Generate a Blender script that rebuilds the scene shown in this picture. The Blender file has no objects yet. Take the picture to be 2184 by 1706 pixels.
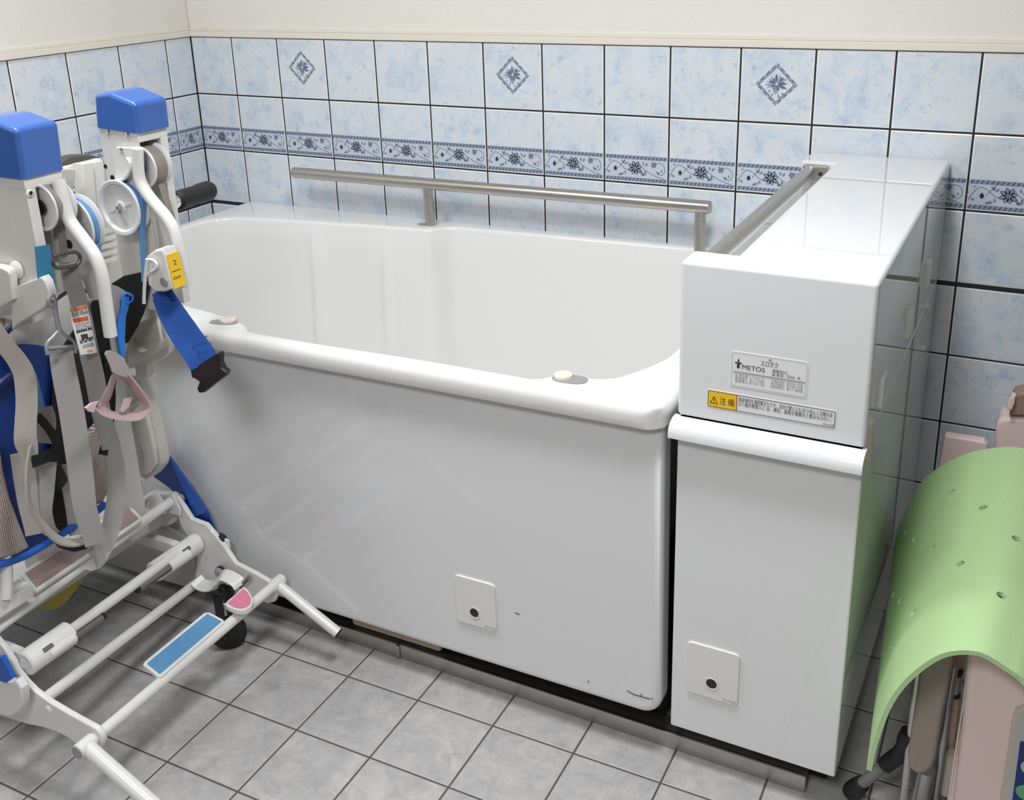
import bpy, bmesh, math, random
import numpy as np
from mathutils import Vector, Matrix

C = bpy.context.scene.collection
SC = bpy.context.scene
random.seed(7)

# ------------------------------------------------------------------ camera
CAM = np.array([2.7760, -2.8266, 1.71743])
ROT = np.array([[0.88719183, 0.46047676, -0.02918593],
                [0.12794041, -0.30628871, -0.9433019],
                [-0.44330792, 0.83315567, -0.33065043]])   # right, down, forward
FPX, CX, CY = 2216.6996, 1099.5531, 644.1059                # for the 2184 x 1706 frame
cd = bpy.data.cameras.new('camera'); cam = bpy.data.objects.new('camera', cd); C.objects.link(cam)
cd.sensor_width = 36.0; cd.lens = FPX * 36.0 / 2184
cd.shift_x = (1092 - CX) / 2184; cd.shift_y = (CY - 853) / 2184
cd.clip_start = 0.02
mw = Matrix.Identity(4)
for i in range(3):
    mw[i][0] = ROT[0][i]; mw[i][1] = -ROT[1][i]; mw[i][2] = -ROT[2][i]; mw[i][3] = CAM[i]
cam.matrix_world = mw
SC.camera = cam

def at(px, py, axis, val):
    """the world point seen at a photograph pixel on the plane axis = val (metres)"""
    i = 'xyz'.index(axis)
    d = ROT.T @ np.array([(px - CX) / FPX, (py - CY) / FPX, 1.0])
    return Vector(CAM + d * ((val - CAM[i]) / d[i]))

# ------------------------------------------------------------------ light and exposure
SC.view_settings.view_transform = 'Standard'; SC.view_settings.look = 'None'
SC.view_settings.gamma = 1.0; SC.view_settings.use_curve_mapping = False
SC.view_settings.exposure = -0.06
w = bpy.data.worlds.new('world'); SC.world = w; w.use_nodes = True
w.node_tree.nodes['Background'].inputs[0].default_value = (0.93, 0.96, 1.0, 1)
w.node_tree.nodes['Background'].inputs[1].default_value = 0.3
def area(name, loc, size, power, col=(1, 0.98, 0.95)):
    l = bpy.data.lights.new(name, 'AREA'); l.shape = 'RECTANGLE'; l.size, l.size_y = size
    l.energy = power; l.color = col
    o = bpy.data.objects.new(name, l); o.location = loc; C.objects.link(o); return o
LC = (0.955, 0.975, 1.0)
area('ceiling_lamp_light', (2.25, -1.50, 2.66), (0.32, 0.36), 28, LC)
area('ceiling_lamp_light', (0.80, -1.60, 2.66), (0.5, 0.5), 25, LC)  # added fill light, brightens the tub interior and left plaster
area('ceiling_lamp_light', (2.40, -3.3, 2.66), (0.6, 0.6), 40, LC)  # added fill light behind the camera, lifts the front panels

# ------------------------------------------------------------------ materials
def nmat(name):
    m = bpy.data.materials.new(name); m.use_nodes = True
    return m, m.node_tree.nodes, m.node_tree.links, m.node_tree.nodes['Principled BSDF']
def mat(name, col, rough=0.4, metal=0.0, coat=0.0, bump=0.0, bscale=200.0, var=0.0, vscale=8.0, ior=1.5, sheen=0.0):
    m, n, l, b = nmat(name)
    b.inputs['Base Color'].default_value = (*col, 1); b.inputs['Roughness'].default_value = rough
    b.inputs['Metallic'].default_value = metal; b.inputs['Coat Weight'].default_value = coat
    b.inputs['IOR'].default_value = ior; b.inputs['Sheen Weight'].default_value = sheen
    tc = n.new('ShaderNodeTexCoord')
    if var > 0:
        t = n.new('ShaderNodeTexNoise'); t.inputs['Scale'].default_value = vscale; t.inputs['Detail'].default_value = 5
        l.new(tc.outputs['Object'], t.inputs['Vector'])
        r = n.new('ShaderNodeMix'); r.data_type = 'RGBA'
        r.inputs['A'].default_value = (*[c * (1 - var) for c in col], 1); r.inputs['B'].default_value = (*[min(1, c * (1 + var)) for c in col], 1)
        l.new(t.outputs['Fac'], r.inputs['Factor']); l.new(r.outputs['Result'], b.inputs['Base Color'])
    if bump > 0:
        t2 = n.new('ShaderNodeTexNoise'); t2.inputs['Scale'].default_value = bscale; t2.inputs['Detail'].default_value = 3
        l.new(tc.outputs['Object'], t2.inputs['Vector'])
        bp = n.new('ShaderNodeBump'); bp.inputs['Strength'].default_value = bump; bp.inputs['Distance'].default_value = 0.002
        l.new(t2.outputs['Fac'], bp.inputs['Height']); l.new(bp.outputs['Normal'], b.inputs['Normal'])
    return m
def webbing(name, col, rough=0.6, pitch=900.0, axis=2, strength=0.5):
    m, n, l, b = nmat(name)
    b.inputs['Roughness'].default_value = rough; b.inputs['Sheen Weight'].default_value = 0.05
    tc = n.new('ShaderNodeTexCoord'); wv = n.new('ShaderNodeTexWave'); wv.bands_direction = 'XYZ'[axis]
    wv.inputs['Scale'].default_value = pitch / 6.283; wv.inputs['Distortion'].default_value = 0.4
    l.new(tc.outputs['Object'], wv.inputs['Vector'])
    r = n.new('ShaderNodeMix'); r.data_type = 'RGBA'
    r.inputs['A'].default_value = (*[c * 0.82 for c in col], 1); r.inputs['B'].default_value = (*[min(1, c * 1.1) for c in col], 1)
    l.new(wv.outputs['Fac'], r.inputs['Factor']); l.new(r.outputs['Result'], b.inputs['Base Color'])
    bp = n.new('ShaderNodeBump'); bp.inputs['Strength'].default_value = strength; bp.inputs['Distance'].default_value = 0.0008
    l.new(wv.outputs['Fac'], bp.inputs['Height']); l.new(bp.outputs['Normal'], b.inputs['Normal'])
    return m
def mesh_fabric(name, col, hole, scale=220.0):
    m, n, l, b = nmat(name); b.inputs['Roughness'].default_value = 0.8
    tc = n.new('ShaderNodeTexCoord'); v = n.new('ShaderNodeTexVoronoi'); v.voronoi_dimensions = '2D'; v.inputs['Scale'].default_value = scale; v.inputs['Randomness'].default_value = 0.12
    sp = n.new('ShaderNodeSeparateXYZ'); cb = n.new('ShaderNodeCombineXYZ'); l.new(tc.outputs['Object'], sp.inputs[0]); l.new(sp.outputs['Y'], cb.inputs['X']); l.new(sp.outputs['Z'], cb.inputs['Y']); l.new(cb.outputs[0], v.inputs['Vector'])
    cr = n.new('ShaderNodeValToRGB'); cr.color_ramp.elements[0].position = 0.28; cr.color_ramp.elements[0].color = (*hole, 1)
    cr.color_ramp.elements[1].position = 0.42; cr.color_ramp.elements[1].color = (*col, 1)
    l.new(v.outputs['Distance'], cr.inputs['Fac']); l.new(cr.outputs['Color'], b.inputs['Base Color'])
    return m
def marble_tile(name):
    m, n, l, b = nmat(name); b.inputs['Roughness'].default_value = 0.22; b.inputs['Specular IOR Level'].default_value = 0.4
    tc = n.new('ShaderNodeTexCoord'); oi = n.new('ShaderNodeObjectInfo')
    sc = n.new('ShaderNodeVectorMath'); sc.operation = 'SCALE'; sc.inputs[0].default_value = (37.0, 19.0, 53.0); l.new(oi.outputs['Random'], sc.inputs['Scale'])
    ad = n.new('ShaderNodeVectorMath'); ad.operation = 'ADD'; l.new(tc.outputs['Object'], ad.inputs[0]); l.new(sc.outputs[0], ad.inputs[1])
    t1 = n.new('ShaderNodeTexNoise'); t1.inputs['Scale'].default_value = 12.0; t1.inputs['Detail'].default_value = 10; t1.inputs['Roughness'].default_value = 0.7; t1.inputs['Distortion'].default_value = 0.35
    l.new(ad.outputs[0], t1.inputs['Vector'])
    c1 = n.new('ShaderNodeValToRGB'); e = c1.color_ramp.elements
    e[0].position = 0.28; e[0].color = (0.44, 0.55, 0.70, 1)
    e[1].position = 0.60; e[1].color = (0.735, 0.755, 0.785, 1)
    x = e.new(0.41); x.color = (0.60, 0.685, 0.78, 1)
    x = e.new(0.50); x.color = (0.70, 0.745, 0.795, 1)
    l.new(t1.outputs['Fac'], c1.inputs['Fac'])
    t2 = n.new('ShaderNodeTexNoise'); t2.inputs['Scale'].default_value = 30.0; t2.inputs['Detail'].default_value = 8; t2.inputs['Roughness'].default_value = 0.78; t2.inputs['Distortion'].default_value = 0.15
    l.new(ad.outputs[0], t2.inputs['Vector'])
    c2 = n.new('ShaderNodeValToRGB'); f = c2.color_ramp.elements
    f[0].position = 0.32; f[0].color = (0.42, 0.54, 0.74, 1); f[1].position = 0.45; f[1].color = (1, 1, 1, 1)
    l.new(t2.outputs['Fac'], c2.inputs['Fac'])
    mx = n.new('ShaderNodeMix'); mx.data_type = 'RGBA'; mx.blend_type = 'MULTIPLY'; mx.inputs['Factor'].default_value = 0.6
    l.new(c1.outputs['Color'], mx.inputs['A']); l.new(c2.outputs['Color'], mx.inputs['B']); l.new(mx.outputs['Result'], b.inputs['Base Color'])
    return m
def stone_tile(name):
    m, n, l, b = nmat(name); b.inputs['Roughness'].default_value = 0.45; b.inputs['Specular IOR Level'].default_value = 0.35
    tc = n.new('ShaderNodeTexCoord'); oi = n.new('ShaderNodeObjectInfo')
    sc = n.new('ShaderNodeVectorMath'); sc.operation = 'SCALE'; sc.inputs[0].default_value = (41.0, 23.0, 11.0); l.new(oi.outputs['Random'], sc.inputs['Scale'])
    ad = n.new('ShaderNodeVectorMath'); ad.operation = 'ADD'; l.new(tc.outputs['Object'], ad.inputs[0]); l.new(sc.outputs[0], ad.inputs[1])
    t1 = n.new('ShaderNodeTexNoise'); t1.inputs['Scale'].default_value = 8.0; t1.inputs['Detail'].default_value = 9; t1.inputs['Roughness'].default_value = 0.65; t1.inputs['Distortion'].default_value = 1.2
    l.new(ad.outputs[0], t1.inputs['Vector'])
    c1 = n.new('ShaderNodeValToRGB'); e = c1.color_ramp.elements
    e[0].position = 0.28; e[0].color = (0.395, 0.39, 0.395, 1); e[1].position = 0.74; e[1].color = (0.575, 0.565, 0.555, 1)
    x = e.new(0.45); x.color = (0.455, 0.45, 0.452, 1)
    x = e.new(0.55); x.color = (0.50, 0.48, 0.465, 1)
    l.new(t1.outputs['Fac'], c1.inputs['Fac'])
    t2 = n.new('ShaderNodeTexNoise'); t2.inputs['Scale'].default_value = 26.0; t2.inputs['Detail'].default_value = 9; t2.inputs['Roughness'].default_value = 0.72; t2.inputs['Distortion'].default_value = 1.0
    l.new(ad.outputs[0], t2.inputs['Vector'])
    c2 = n.new('ShaderNodeValToRGB'); c2.color_ramp.elements[0].position = 0.30; c2.color_ramp.elements[0].color = (0.80, 0.80, 0.82, 1); c2.color_ramp.elements[1].position = 0.62; c2.color_ramp.elements[1].color = (1.06, 1.05, 1.03, 1)
    l.new(t2.outputs['Fac'], c2.inputs['Fac'])
    mx = n.new('ShaderNodeMix'); mx.data_type = 'RGBA'; mx.blend_type = 'MULTIPLY'; mx.inputs['Factor'].default_value = 1.0
    l.new(c1.outputs['Color'], mx.inputs['A']); l.new(c2.outputs['Color'], mx.inputs['B']); l.new(mx.outputs['Result'], b.inputs['Base Color'])
    bp = n.new('ShaderNodeBump'); bp.inputs['Strength'].default_value = 0.15; bp.inputs['Distance'].default_value = 0.001
    l.new(t1.outputs['Fac'], bp.inputs['Height']); l.new(bp.outputs['Normal'], b.inputs['Normal'])
    return m
def brushed(name, col, rough=0.32):
    m, n, l, b = nmat(name); b.inputs['Base Color'].default_value = (*col, 1); b.inputs['Metallic'].default_value = 1.0
    tc = n.new('ShaderNodeTexCoord'); t = n.new('ShaderNodeTexNoise'); t.inputs['Scale'].default_value = 14.0; t.inputs['Detail'].default_value = 6
    l.new(tc.outputs['Object'], t.inputs['Vector'])
    mr = n.new('ShaderNodeMapRange'); mr.inputs['To Min'].default_value = rough - 0.06; mr.inputs['To Max'].default_value = rough + 0.08
    l.new(t.outputs['Fac'], mr.inputs['Value']); l.new(mr.outputs['Result'], b.inputs['Roughness'])
    return m

M = {
 'plaster': mat('cream_plaster', (0.80, 0.775, 0.725), 0.75, bump=0.5, bscale=160),
 'trim': mat('cream_trim', (0.80, 0.755, 0.66), 0.45),
 'grout': mat('black_grout', (0.018, 0.018, 0.022), 0.7, bump=0.3),
 'wtile': marble_tile('blue_marbled_glaze'),
 'wedge': mat('white_glaze_edge', (0.88, 0.89, 0.90), 0.2),  # white glazed edge, brightened so the bevel highlight is in the colour
 'fgrout': mat('brown_grout', (0.11, 0.092, 0.085), 0.85, bump=0.4),
 'ftile': stone_tile('grey_stone_tile'),
 'fedge': mat('grey_tile_edge', (0.52, 0.51, 0.50), 0.5),
 'ink': mat('indigo_print', (0.115, 0.135, 0.225), 0.3),
 'ink2': mat('slate_blue_print', (0.30, 0.345, 0.455), 0.3),
 'ink3': mat('pale_blue_print', (0.575, 0.625, 0.70), 0.3),
 'gel': mat('white_gelcoat', (0.82, 0.812, 0.80), 0.13, coat=0.3, ior=1.5),
 'cab': mat('white_cabinet_gelcoat', (0.78, 0.785, 0.79), 0.035, coat=0.0, ior=1.5),
 'apron': mat('grey_white_panel', (0.76, 0.763, 0.768), 0.06, coat=0.0),
 'steel': brushed('brushed_steel', (0.50, 0.475, 0.44)),
 'steel2': brushed('stainless_plinth', (0.48, 0.47, 0.455), 0.36),
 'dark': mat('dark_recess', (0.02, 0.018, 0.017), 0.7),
 'plate': mat('warm_white_plate', (0.78, 0.77, 0.745), 0.3),
 'black': mat('black_plastic', (0.012, 0.012, 0.014), 0.35),
 'rubber': mat('black_rubber', (0.014, 0.014, 0.015), 0.6, bump=0.2),
 'greyplug': mat('grey_cover', (0.30, 0.30, 0.30), 0.35),
 'cream': mat('cream_button', (0.82, 0.74, 0.63), 0.4),
 'yellow': mat('warning_yellow', (0.86, 0.55, 0.02), 0.4),
 'lblack': mat('label_ink', (0.025, 0.025, 0.03), 0.5),
 'lwhite': mat('label_white', (0.80, 0.80, 0.80), 0.35),
 'orange': mat('label_orange', (0.85, 0.28, 0.08), 0.45),
 'red': mat('label_red_orange', (0.80, 0.12, 0.03), 0.45),
 'cleat': mat('clear_latch', (0.85, 0.86, 0.83), 0.35),
 'scratch': mat('dark_scratch', (0.03, 0.03, 0.035), 0.6),
 'beige': mat('beige_foam', (0.42, 0.34, 0.27), 0.7),
}

# ------------------------------------------------------------------ mesh helpers
ORG = {}
def finish(me, smooth=True, ang=40):
    if smooth:
        for p in me.polygons: p.use_smooth = True
        me.set_sharp_from_angle(angle=math.radians(ang))
def obj(name, bm, m=None, parent=None, mats=None, smooth=True, ang=40, keep=False, wn=True):
    """link a bmesh in world coordinates as ONE object, its origin at its parent thing's origin"""
    org = ORG.get(parent.name, Vector((0, 0, 0))) if parent else Vector((0, 0, 0))
    bmesh.ops.recalc_face_normals(bm, faces=bm.faces[:]) if not keep else None
    if org.length: bmesh.ops.translate(bm, verts=bm.verts[:], vec=-org)
    me = bpy.data.meshes.new(name); bm.to_mesh(me); bm.free()
    for k in (mats or [m]): me.materials.append(k)
    finish(me, smooth, ang)
    o = bpy.data.objects.new(name, me); C.objects.link(o)
    if smooth and wn:
        k = o.modifiers.new('weighted_normal', 'WEIGHTED_NORMAL'); k.keep_sharp = True; k.weight = 60
    if parent: o.parent = parent
    ORG[o.name] = org
    return o
def thing(name, label, cat, loc=(0, 0, 0), group=None, rot=(0, 0, 0)):
    o = bpy.data.objects.new(name, None); C.objects.link(o); o.location = loc; o.rotation_euler = rot
    o.empty_display_size = 0.05
    o['label'] = label; o['category'] = cat
    if group: o['group'] = group
    ORG[o.name] = Vector(loc); return o
def tag(o, label, cat, group=None):
    o['label'] = label; o['category'] = cat
    if group: o['group'] = group
    return o
def struct(o): o['kind'] = 'structure'; return o
def base(o, loc):
    """move a one-mesh thing's origin to loc"""
    v = Vector(loc); o.data.transform(Matrix.Translation(-v)); o.location = v; ORG[o.name] = v; return o

def add_box(bm, lo, hi, bevel=0.0, seg=2, mi=0):
    r = bmesh.ops.create_cube(bm, size=1.0); vs = r['verts']
    lo, hi = Vector(lo), Vector(hi); c = (lo + hi) / 2; s = hi - lo
    for v in vs: v.co = Vector((v.co.x * s.x, v.co.y * s.y, v.co.z * s.z)) + c
    fs = list({f for v in vs for f in v.link_faces})
    for f in fs: f.material_index = mi
    if bevel > 0:
        es = list({e for v in vs for e in v.link_edges})
        r = bmesh.ops.bevel(bm, geom=es, offset=bevel, segments=seg, affect='EDGES', profile=0.5)
        for f in r['faces']: f.material_index = mi
def add_prism(bm, poly, axis, a, b, bevel=0.0, seg=2, mi=0):
    """poly: 2-D points in the two other axes (in xyz order), extruded along axis from a to b"""
    i = 'xyz'.index(axis); oth = [k for k in range(3) if k != i]
    def mk(p, t):
        c = [0, 0, 0]; c[i] = t; c[oth[0]] = p[0]; c[oth[1]] = p[1]; return Vector(c)
    va = [bm.verts.new(mk(p, a)) for p in poly]; vb = [bm.verts.new(mk(p, b)) for p in poly]
    fs = [bm.faces.new(va), bm.faces.new(vb[::-1])]
    n = len(poly)
    for k in range(n): fs.append(bm.faces.new((va[k], vb[k], vb[(k + 1) % n], va[(k + 1) % n])))
    for f in fs: f.material_index = mi
    bmesh.ops.recalc_face_normals(bm, faces=fs)
    if bevel > 0:
        es = [e for e in set(fs[0].edges) | set(fs[1].edges)]
        r = bmesh.ops.bevel(bm, geom=es, offset=bevel, segments=seg, affect='EDGES', profile=0.5)
        for f in r['faces']: f.material_index = mi
def smooth_path(pts, n=8, closed=False):
    """Catmull-Rom through the points"""
    P = [Vector(p) for p in pts]; out = []; m = len(P)
    for k in range(m if closed else m - 1):
        p1, p2 = P[k], P[(k + 1) % m]
        p0 = P[k - 1] if (closed or k > 0) else p1 * 2 - p2
        p3 = P[(k + 2) % m] if (closed or k + 2 < m) else p2 * 2 - p1
        for j in range(n):
            t = j / n
            out.append(0.5 * ((2 * p1) + (p2 - p0) * t + (2 * p0 - 5 * p1 + 4 * p2 - p3) * t * t + (3 * p1 - p0 - 3 * p2 + p3) * t ** 3))
    if not closed: out.append(P[-1].copy())
    return out
def fillet(pts, r, n=5):
    P = [Vector(p) for p in pts]; out = [P[0]]
    for k in range(1, len(P) - 1):
        a, b, c = P[k - 1], P[k], P[k + 1]
        u, v = (a - b), (c - b); d = min(r, u.length * 0.45, v.length * 0.45)
        p, q = b + u.normalized() * d, b + v.normalized() * d
        for j in range(n + 1):
            t = j / n; out.append(p * (1 - t) ** 2 + b * 2 * t * (1 - t) + q * t * t)
    out.append(P[-1]); return out
def frames(P, closed=False, up=None):
    T = []
    m = len(P)
    for k in range(m):
        a = P[k - 1] if (k > 0 or closed) else P[k]; b = P[(k + 1) % m] if (k + 1 < m or closed) else P[k]
        T.append((b - a).normalized())
    n0 = Vector(up) if up else (Vector((0, 0, 1)) if abs(T[0].z) < 0.9 else Vector((1, 0, 0)))
    N = []
    for k in range(m):
        n0 = (n0 - T[k] * n0.dot(T[k]))
        n0 = n0.normalized() if n0.length > 1e-6 else T[k].orthogonal().normalized()
        N.append(n0.copy())
    return T, N
def add_tube(bm, pts, r, seg=14, closed=False, cap=True, radii=None, mi=0):
    P = [Vector(p) for p in pts]; T, N = frames(P, closed); rings = []
    for k, p in enumerate(P):
        B = T[k].cross(N[k]); rr = radii[k] if radii else r
        rings.append([bm.verts.new(p + (N[k] * math.cos(2 * math.pi * j / seg) + B * math.sin(2 * math.pi * j / seg)) * rr) for j in range(seg)])
    m = len(rings)
    for k in range(m if closed else m - 1):
        A, Bq = rings[k], rings[(k + 1) % m]
        for j in range(seg):
            f = bm.faces.new((A[j], A[(j + 1) % seg], Bq[(j + 1) % seg], Bq[j])); f.material_index = mi
    if cap and not closed:
        bm.faces.new(rings[0][::-1]).material_index = mi; bm.faces.new(rings[-1]).material_index = mi
def add_strap(bm, pts, width, th=0.003, normal=(0.8, -0.6, 0.0), mi=0, widths=None, normals=None, wdir=None):
    """a flat band that follows the points; its flat side faces normal"""
    P = [Vector(p) for p in pts]; m = len(P); rings = []
    for k in range(m):
        t = (P[min(k + 1, m - 1)] - P[max(k - 1, 0)]).normalized()
        nn = Vector(normals[k] if normals else normal)
        if wdir is not None:
            wv = Vector(wdir); wv = (wv - t * wv.dot(t)).normalized()
        else:
            wv = t.cross(nn).normalized()
        n2 = wv.cross(t).normalized(); hw = (widths[k] if widths else width) / 2
        rings.append([bm.verts.new(P[k] + wv * a * hw + n2 * b * th / 2) for a, b in ((-1, -1), (1, -1), (1, 1), (-1, 1))])
    for k in range(m - 1):
        for j in range(4):
            bm.faces.new((rings[k][j], rings[k][(j + 1) % 4], rings[k + 1][(j + 1) % 4], rings[k + 1][j])).material_index = mi
    bm.faces.new(rings[0][::-1]).material_index = mi; bm.faces.new(rings[-1]).material_index = mi
def add_lathe(bm, prof, org, axis, seg=32, mi=0):
    """prof: (radius, height along axis)"""
    a = Vector(axis).normalized(); u = a.orthogonal().normalized(); v = a.cross(u); o = Vector(org); rings = []
    for r, h in prof:
        if r < 1e-6: rings.append([bm.verts.new(o + a * h)])
        else: rings.append([bm.verts.new(o + a * h + (u * math.cos(2 * math.pi * j / seg) + v * math.sin(2 * math.pi * j / seg)) * r) for j in range(seg)])
    for A, B in zip(rings, rings[1:]):
        for j in range(seg):
            q = (j + 1) % seg
            if len(A) == 1 and len(B) == 1: continue
            if len(A) == 1: f = bm.faces.new((A[0], B[q], B[j]))
            elif len(B) == 1: f = bm.faces.new((A[j], A[q], B[0]))
            else: f = bm.faces.new((A[j], A[q], B[q], B[j]))
            f.material_index = mi
def cyl(bm, a, b, r, seg=24, mi=0, bev=0.0):
    a, b = Vector(a), Vector(b); L = (b - a).length
    pr = [(0, 0), (r - bev, 0), (r, bev), (r, L - bev), (r - bev, L), (0, L)] if bev > 0 else [(0, 0), (r, 0), (r, L), (0, L)]
    add_lathe(bm, pr, a, b - a, seg, mi)
def rpoly(x0, y0, x1, y1, r, n=5):
    out = []
    for cx, cy, a0 in ((x1 - r, y1 - r, 0), (x0 + r, y1 - r, 90), (x0 + r, y0 + r, 180), (x1 - r, y0 + r, 270)):
        for k in range(n + 1):
            a = math.radians(a0 + 90 * k / n); out.append((cx + r * math.cos(a), cy + r * math.sin(a)))
    return out
def NB(): return bmesh.new()
def applied(o):
    """replace an object's mesh by its evaluated mesh and drop the modifiers"""
    dg = bpy.context.evaluated_depsgraph_get(); me = bpy.data.meshes.new_from_object(o.evaluated_get(dg))
    o.modifiers.clear(); o.data = me
def cut(o, bms):
    for b in bms:
        bmesh.ops.recalc_face_normals(b, faces=b.faces[:])
        me = bpy.data.meshes.new('cutter'); b.to_mesh(me); b.free()
        t = bpy.data.objects.new('cutter', me); C.objects.link(t); t.location = o.location if not o.parent else (0, 0, 0)
        md = o.modifiers.new('b', 'BOOLEAN'); md.operation = 'DIFFERENCE'; md.solver = 'EXACT'; md.object = t
        t.location = (0, 0, 0)
        bpy.context.view_layer.update(); applied(o); bpy.data.objects.remove(t)
def text_mesh(s, size, font=None):
    cu = bpy.data.curves.new('lettering', 'FONT'); cu.body = s; cu.size = size; cu.align_x = 'LEFT'
    o = bpy.data.objects.new('lettering', cu); C.objects.link(o)
    dg = bpy.context.evaluated_depsgraph_get(); me = bpy.data.meshes.new_from_object(o.evaluated_get(dg))
    bpy.data.objects.remove(o); return me
def lettering(parent, s, org, xdir, ydir, height, width=None, m='lblack', bold=0.0):
    """flat printed text: org = left end of the base line, xdir / ydir unit vectors"""
    me = text_mesh(s, 1.0)
    co = np.array([v.co[:] for v in me.vertices]) if len(me.vertices) else np.zeros((1, 3))
    sy = height / 0.7; sx = sy if width is None else width / max(1e-6, co[:, 0].max() - co[:, 0].min())
    x0 = co[:, 0].min(); X, Y, O = Vector(xdir), Vector(ydir), Vector(org) - ORG.get(parent.name, Vector((0, 0, 0)))
    for v in me.vertices: v.co = O + X * ((v.co.x - x0) * sx) + Y * (v.co.y * sy)
    me.materials.clear(); me.materials.append(M[m])
    o = bpy.data.objects.new('lettering', me); C.objects.link(o); o.parent = parent; ORG[o.name] = ORG.get(parent.name, Vector((0, 0, 0)))
    return o

# ------------------------------------------------------------------ room shell
ZT = 1.4194                       # top of the tiling
def box_obj(name, lo, hi, m, parent=None, bevel=0.0):
    b = NB(); add_box(b, lo, hi, bevel); return obj(name, b, m, parent, smooth=bevel > 0)
floor = struct(box_obj('floor', (-0.1, -5.3, -0.1), (6.3, 0.1, -0.0014), M['fgrout']))
b = NB(); add_box(b, (-0.1, 0.0018, -0.1), (6.3, 0.1, ZT), mi=0); add_box(b, (-0.1, 0.003, ZT), (6.3, 0.1, 2.8), mi=1)
wall_back = struct(obj('wall_back', b, mats=[M['grout'], M['plaster']], smooth=False))
b = NB(); add_box(b, (-0.1, -5.3, -0.1), (-0.0018, 0.0, ZT), mi=0); add_box(b, (-0.1, -5.3, ZT), (-0.003, 0.0, 2.8), mi=1)
wall_left = struct(obj('wall_left', b, mats=[M['grout'], M['plaster']], smooth=False))
struct(box_obj('wall_right', (6.2, -5.3, -0.1), (6.3, 0.1, 2.8), M['plaster']))
struct(box_obj('wall_front', (-0.1, -5.3, -0.1), (6.3, -5.2, 2.8), M['plaster']))
struct(box_obj('ceiling', (-0.1, -5.3, 2.7), (6.3, 0.1, 2.8), M['plaster']))
b = NB(); add_box(b, (0, -0.008, ZT + 0.002), (6.2, 0.01, ZT + 0.022), 0.003); add_box(b, (0, -0.004, ZT + 0.022), (6.2, 0.01, ZT + 0.034), 0.002)
struct(obj('trim_1', b, M['trim']))
b = NB(); add_box(b, (-0.01, -5.2, ZT + 0.002), (0.008, -0.006, ZT + 0.022), 0.003); add_box(b, (-0.01, -5.2, ZT + 0.022), (0.004, -0.006, ZT + 0.034), 0.002)
struct(obj('trim_2', b, M['trim']))

# tiles: one mesh per size, shared by all tiles of that size
def tile_mesh(wd, ht, m, me_, bev=0.0028, deep=0.006, flat=False):
    """front face towards -y (wall) or +z (floor), centred"""
    b = NB(); a, c = wd / 2, ht / 2
    ring = [[(-a, -c), (a, -c), (a, c), (-a, c)], [(-a, -c), (a, -c), (a, c), (-a, c)], [(-a + bev, -c + bev), (a - bev, -c + bev), (a - bev, c - bev), (-a + bev, c - bev)]]
    hts = [-deep, -0.0009, 0.0]
    V = []
    for rr, h in zip(ring, hts):
        V.append([b.verts.new((x, y, h) if flat else (x, -h, y)) for x, y in rr])
    for k in range(2):
        for j in range(4):
            f = b.faces.new((V[k][j], V[k][(j + 1) % 4], V[k + 1][(j + 1) % 4], V[k + 1][j])); f.material_index = 1
    b.faces.new(V[2]).material_index = 0
    bmesh.ops.recalc_face_normals(b, faces=b.faces[:])
    me = bpy.data.meshes.new('tile'); b.to_mesh(me); b.free(); me.materials.append(m); me.materials.append(me_)
    return me
def inst(name, me, parent, loc, rotz=0.0):
    o = bpy.data.objects.new(name, me); C.objects.link(o); o.parent = parent
    o.location = loc; o.rotation_euler = (0, 0, rotz); return o

# printed decoration: thin inlaid shapes on the glaze (local x right, z up, front -y)
def fl(b, pts, mi, d=-0.0004):
    f = b.faces.new([b.verts.new((x, d, z)) for x, z in pts]); f.material_index = mi
def line(b, pts, wd, mi, d=-0.0006):
    P = smooth_path([(x, 0, z) for x, z in pts], 6)
    for p, q in zip(P, P[1:]):
        t = q - p; n = Vector((-t.z, 0, t.x)).normalized() * wd / 2
        fl(b, [((p + n).x, (p + n).z), ((q + n).x, (q + n).z), ((q - n).x, (q - n).z), ((p - n).x, (p - n).z)], mi, d)
def leaf(b, x, z, ang, L, wd, mi, d=-0.0007):
    ca, sa = math.cos(ang), math.sin(ang); pts = []
    for t, s in ((0, 0), (0.3, 0.8), (0.6, 1.0), (0.85, 0.5), (1, 0), (0.85, -0.5), (0.6, -1.0), (0.3, -0.8)):
        px, pz = t * L, s * wd / 2; pts.append((x + px * ca - pz * sa, z + px * sa + pz * ca))
    fl(b, pts, mi, d)
def flower(b, x, z, r, n, a0, rnd):
    for k in range(n):
        a = a0 + 2 * math.pi * k / n; leaf(b, x, z, a, r * rnd.uniform(0.85, 1.1), r * 0.5, 0, -0.0008)
        leaf(b, x + math.cos(a) * r * .25, z + math.sin(a) * r * .25, a, r * 0.6, r * 0.2, 1, -0.0010)
    for k in range(7):
        a = 2 * math.pi * k / 6; rr = 0 if k == 6 else r * .2; q = r * .075
        fl(b, [(x + rr * math.cos(a) + q * math.cos(t), z + rr * math.sin(a) + q * math.sin(t)) for t in (0.3, 1.87, 3.44, 5.01)], 2, -0.0012)
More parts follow.
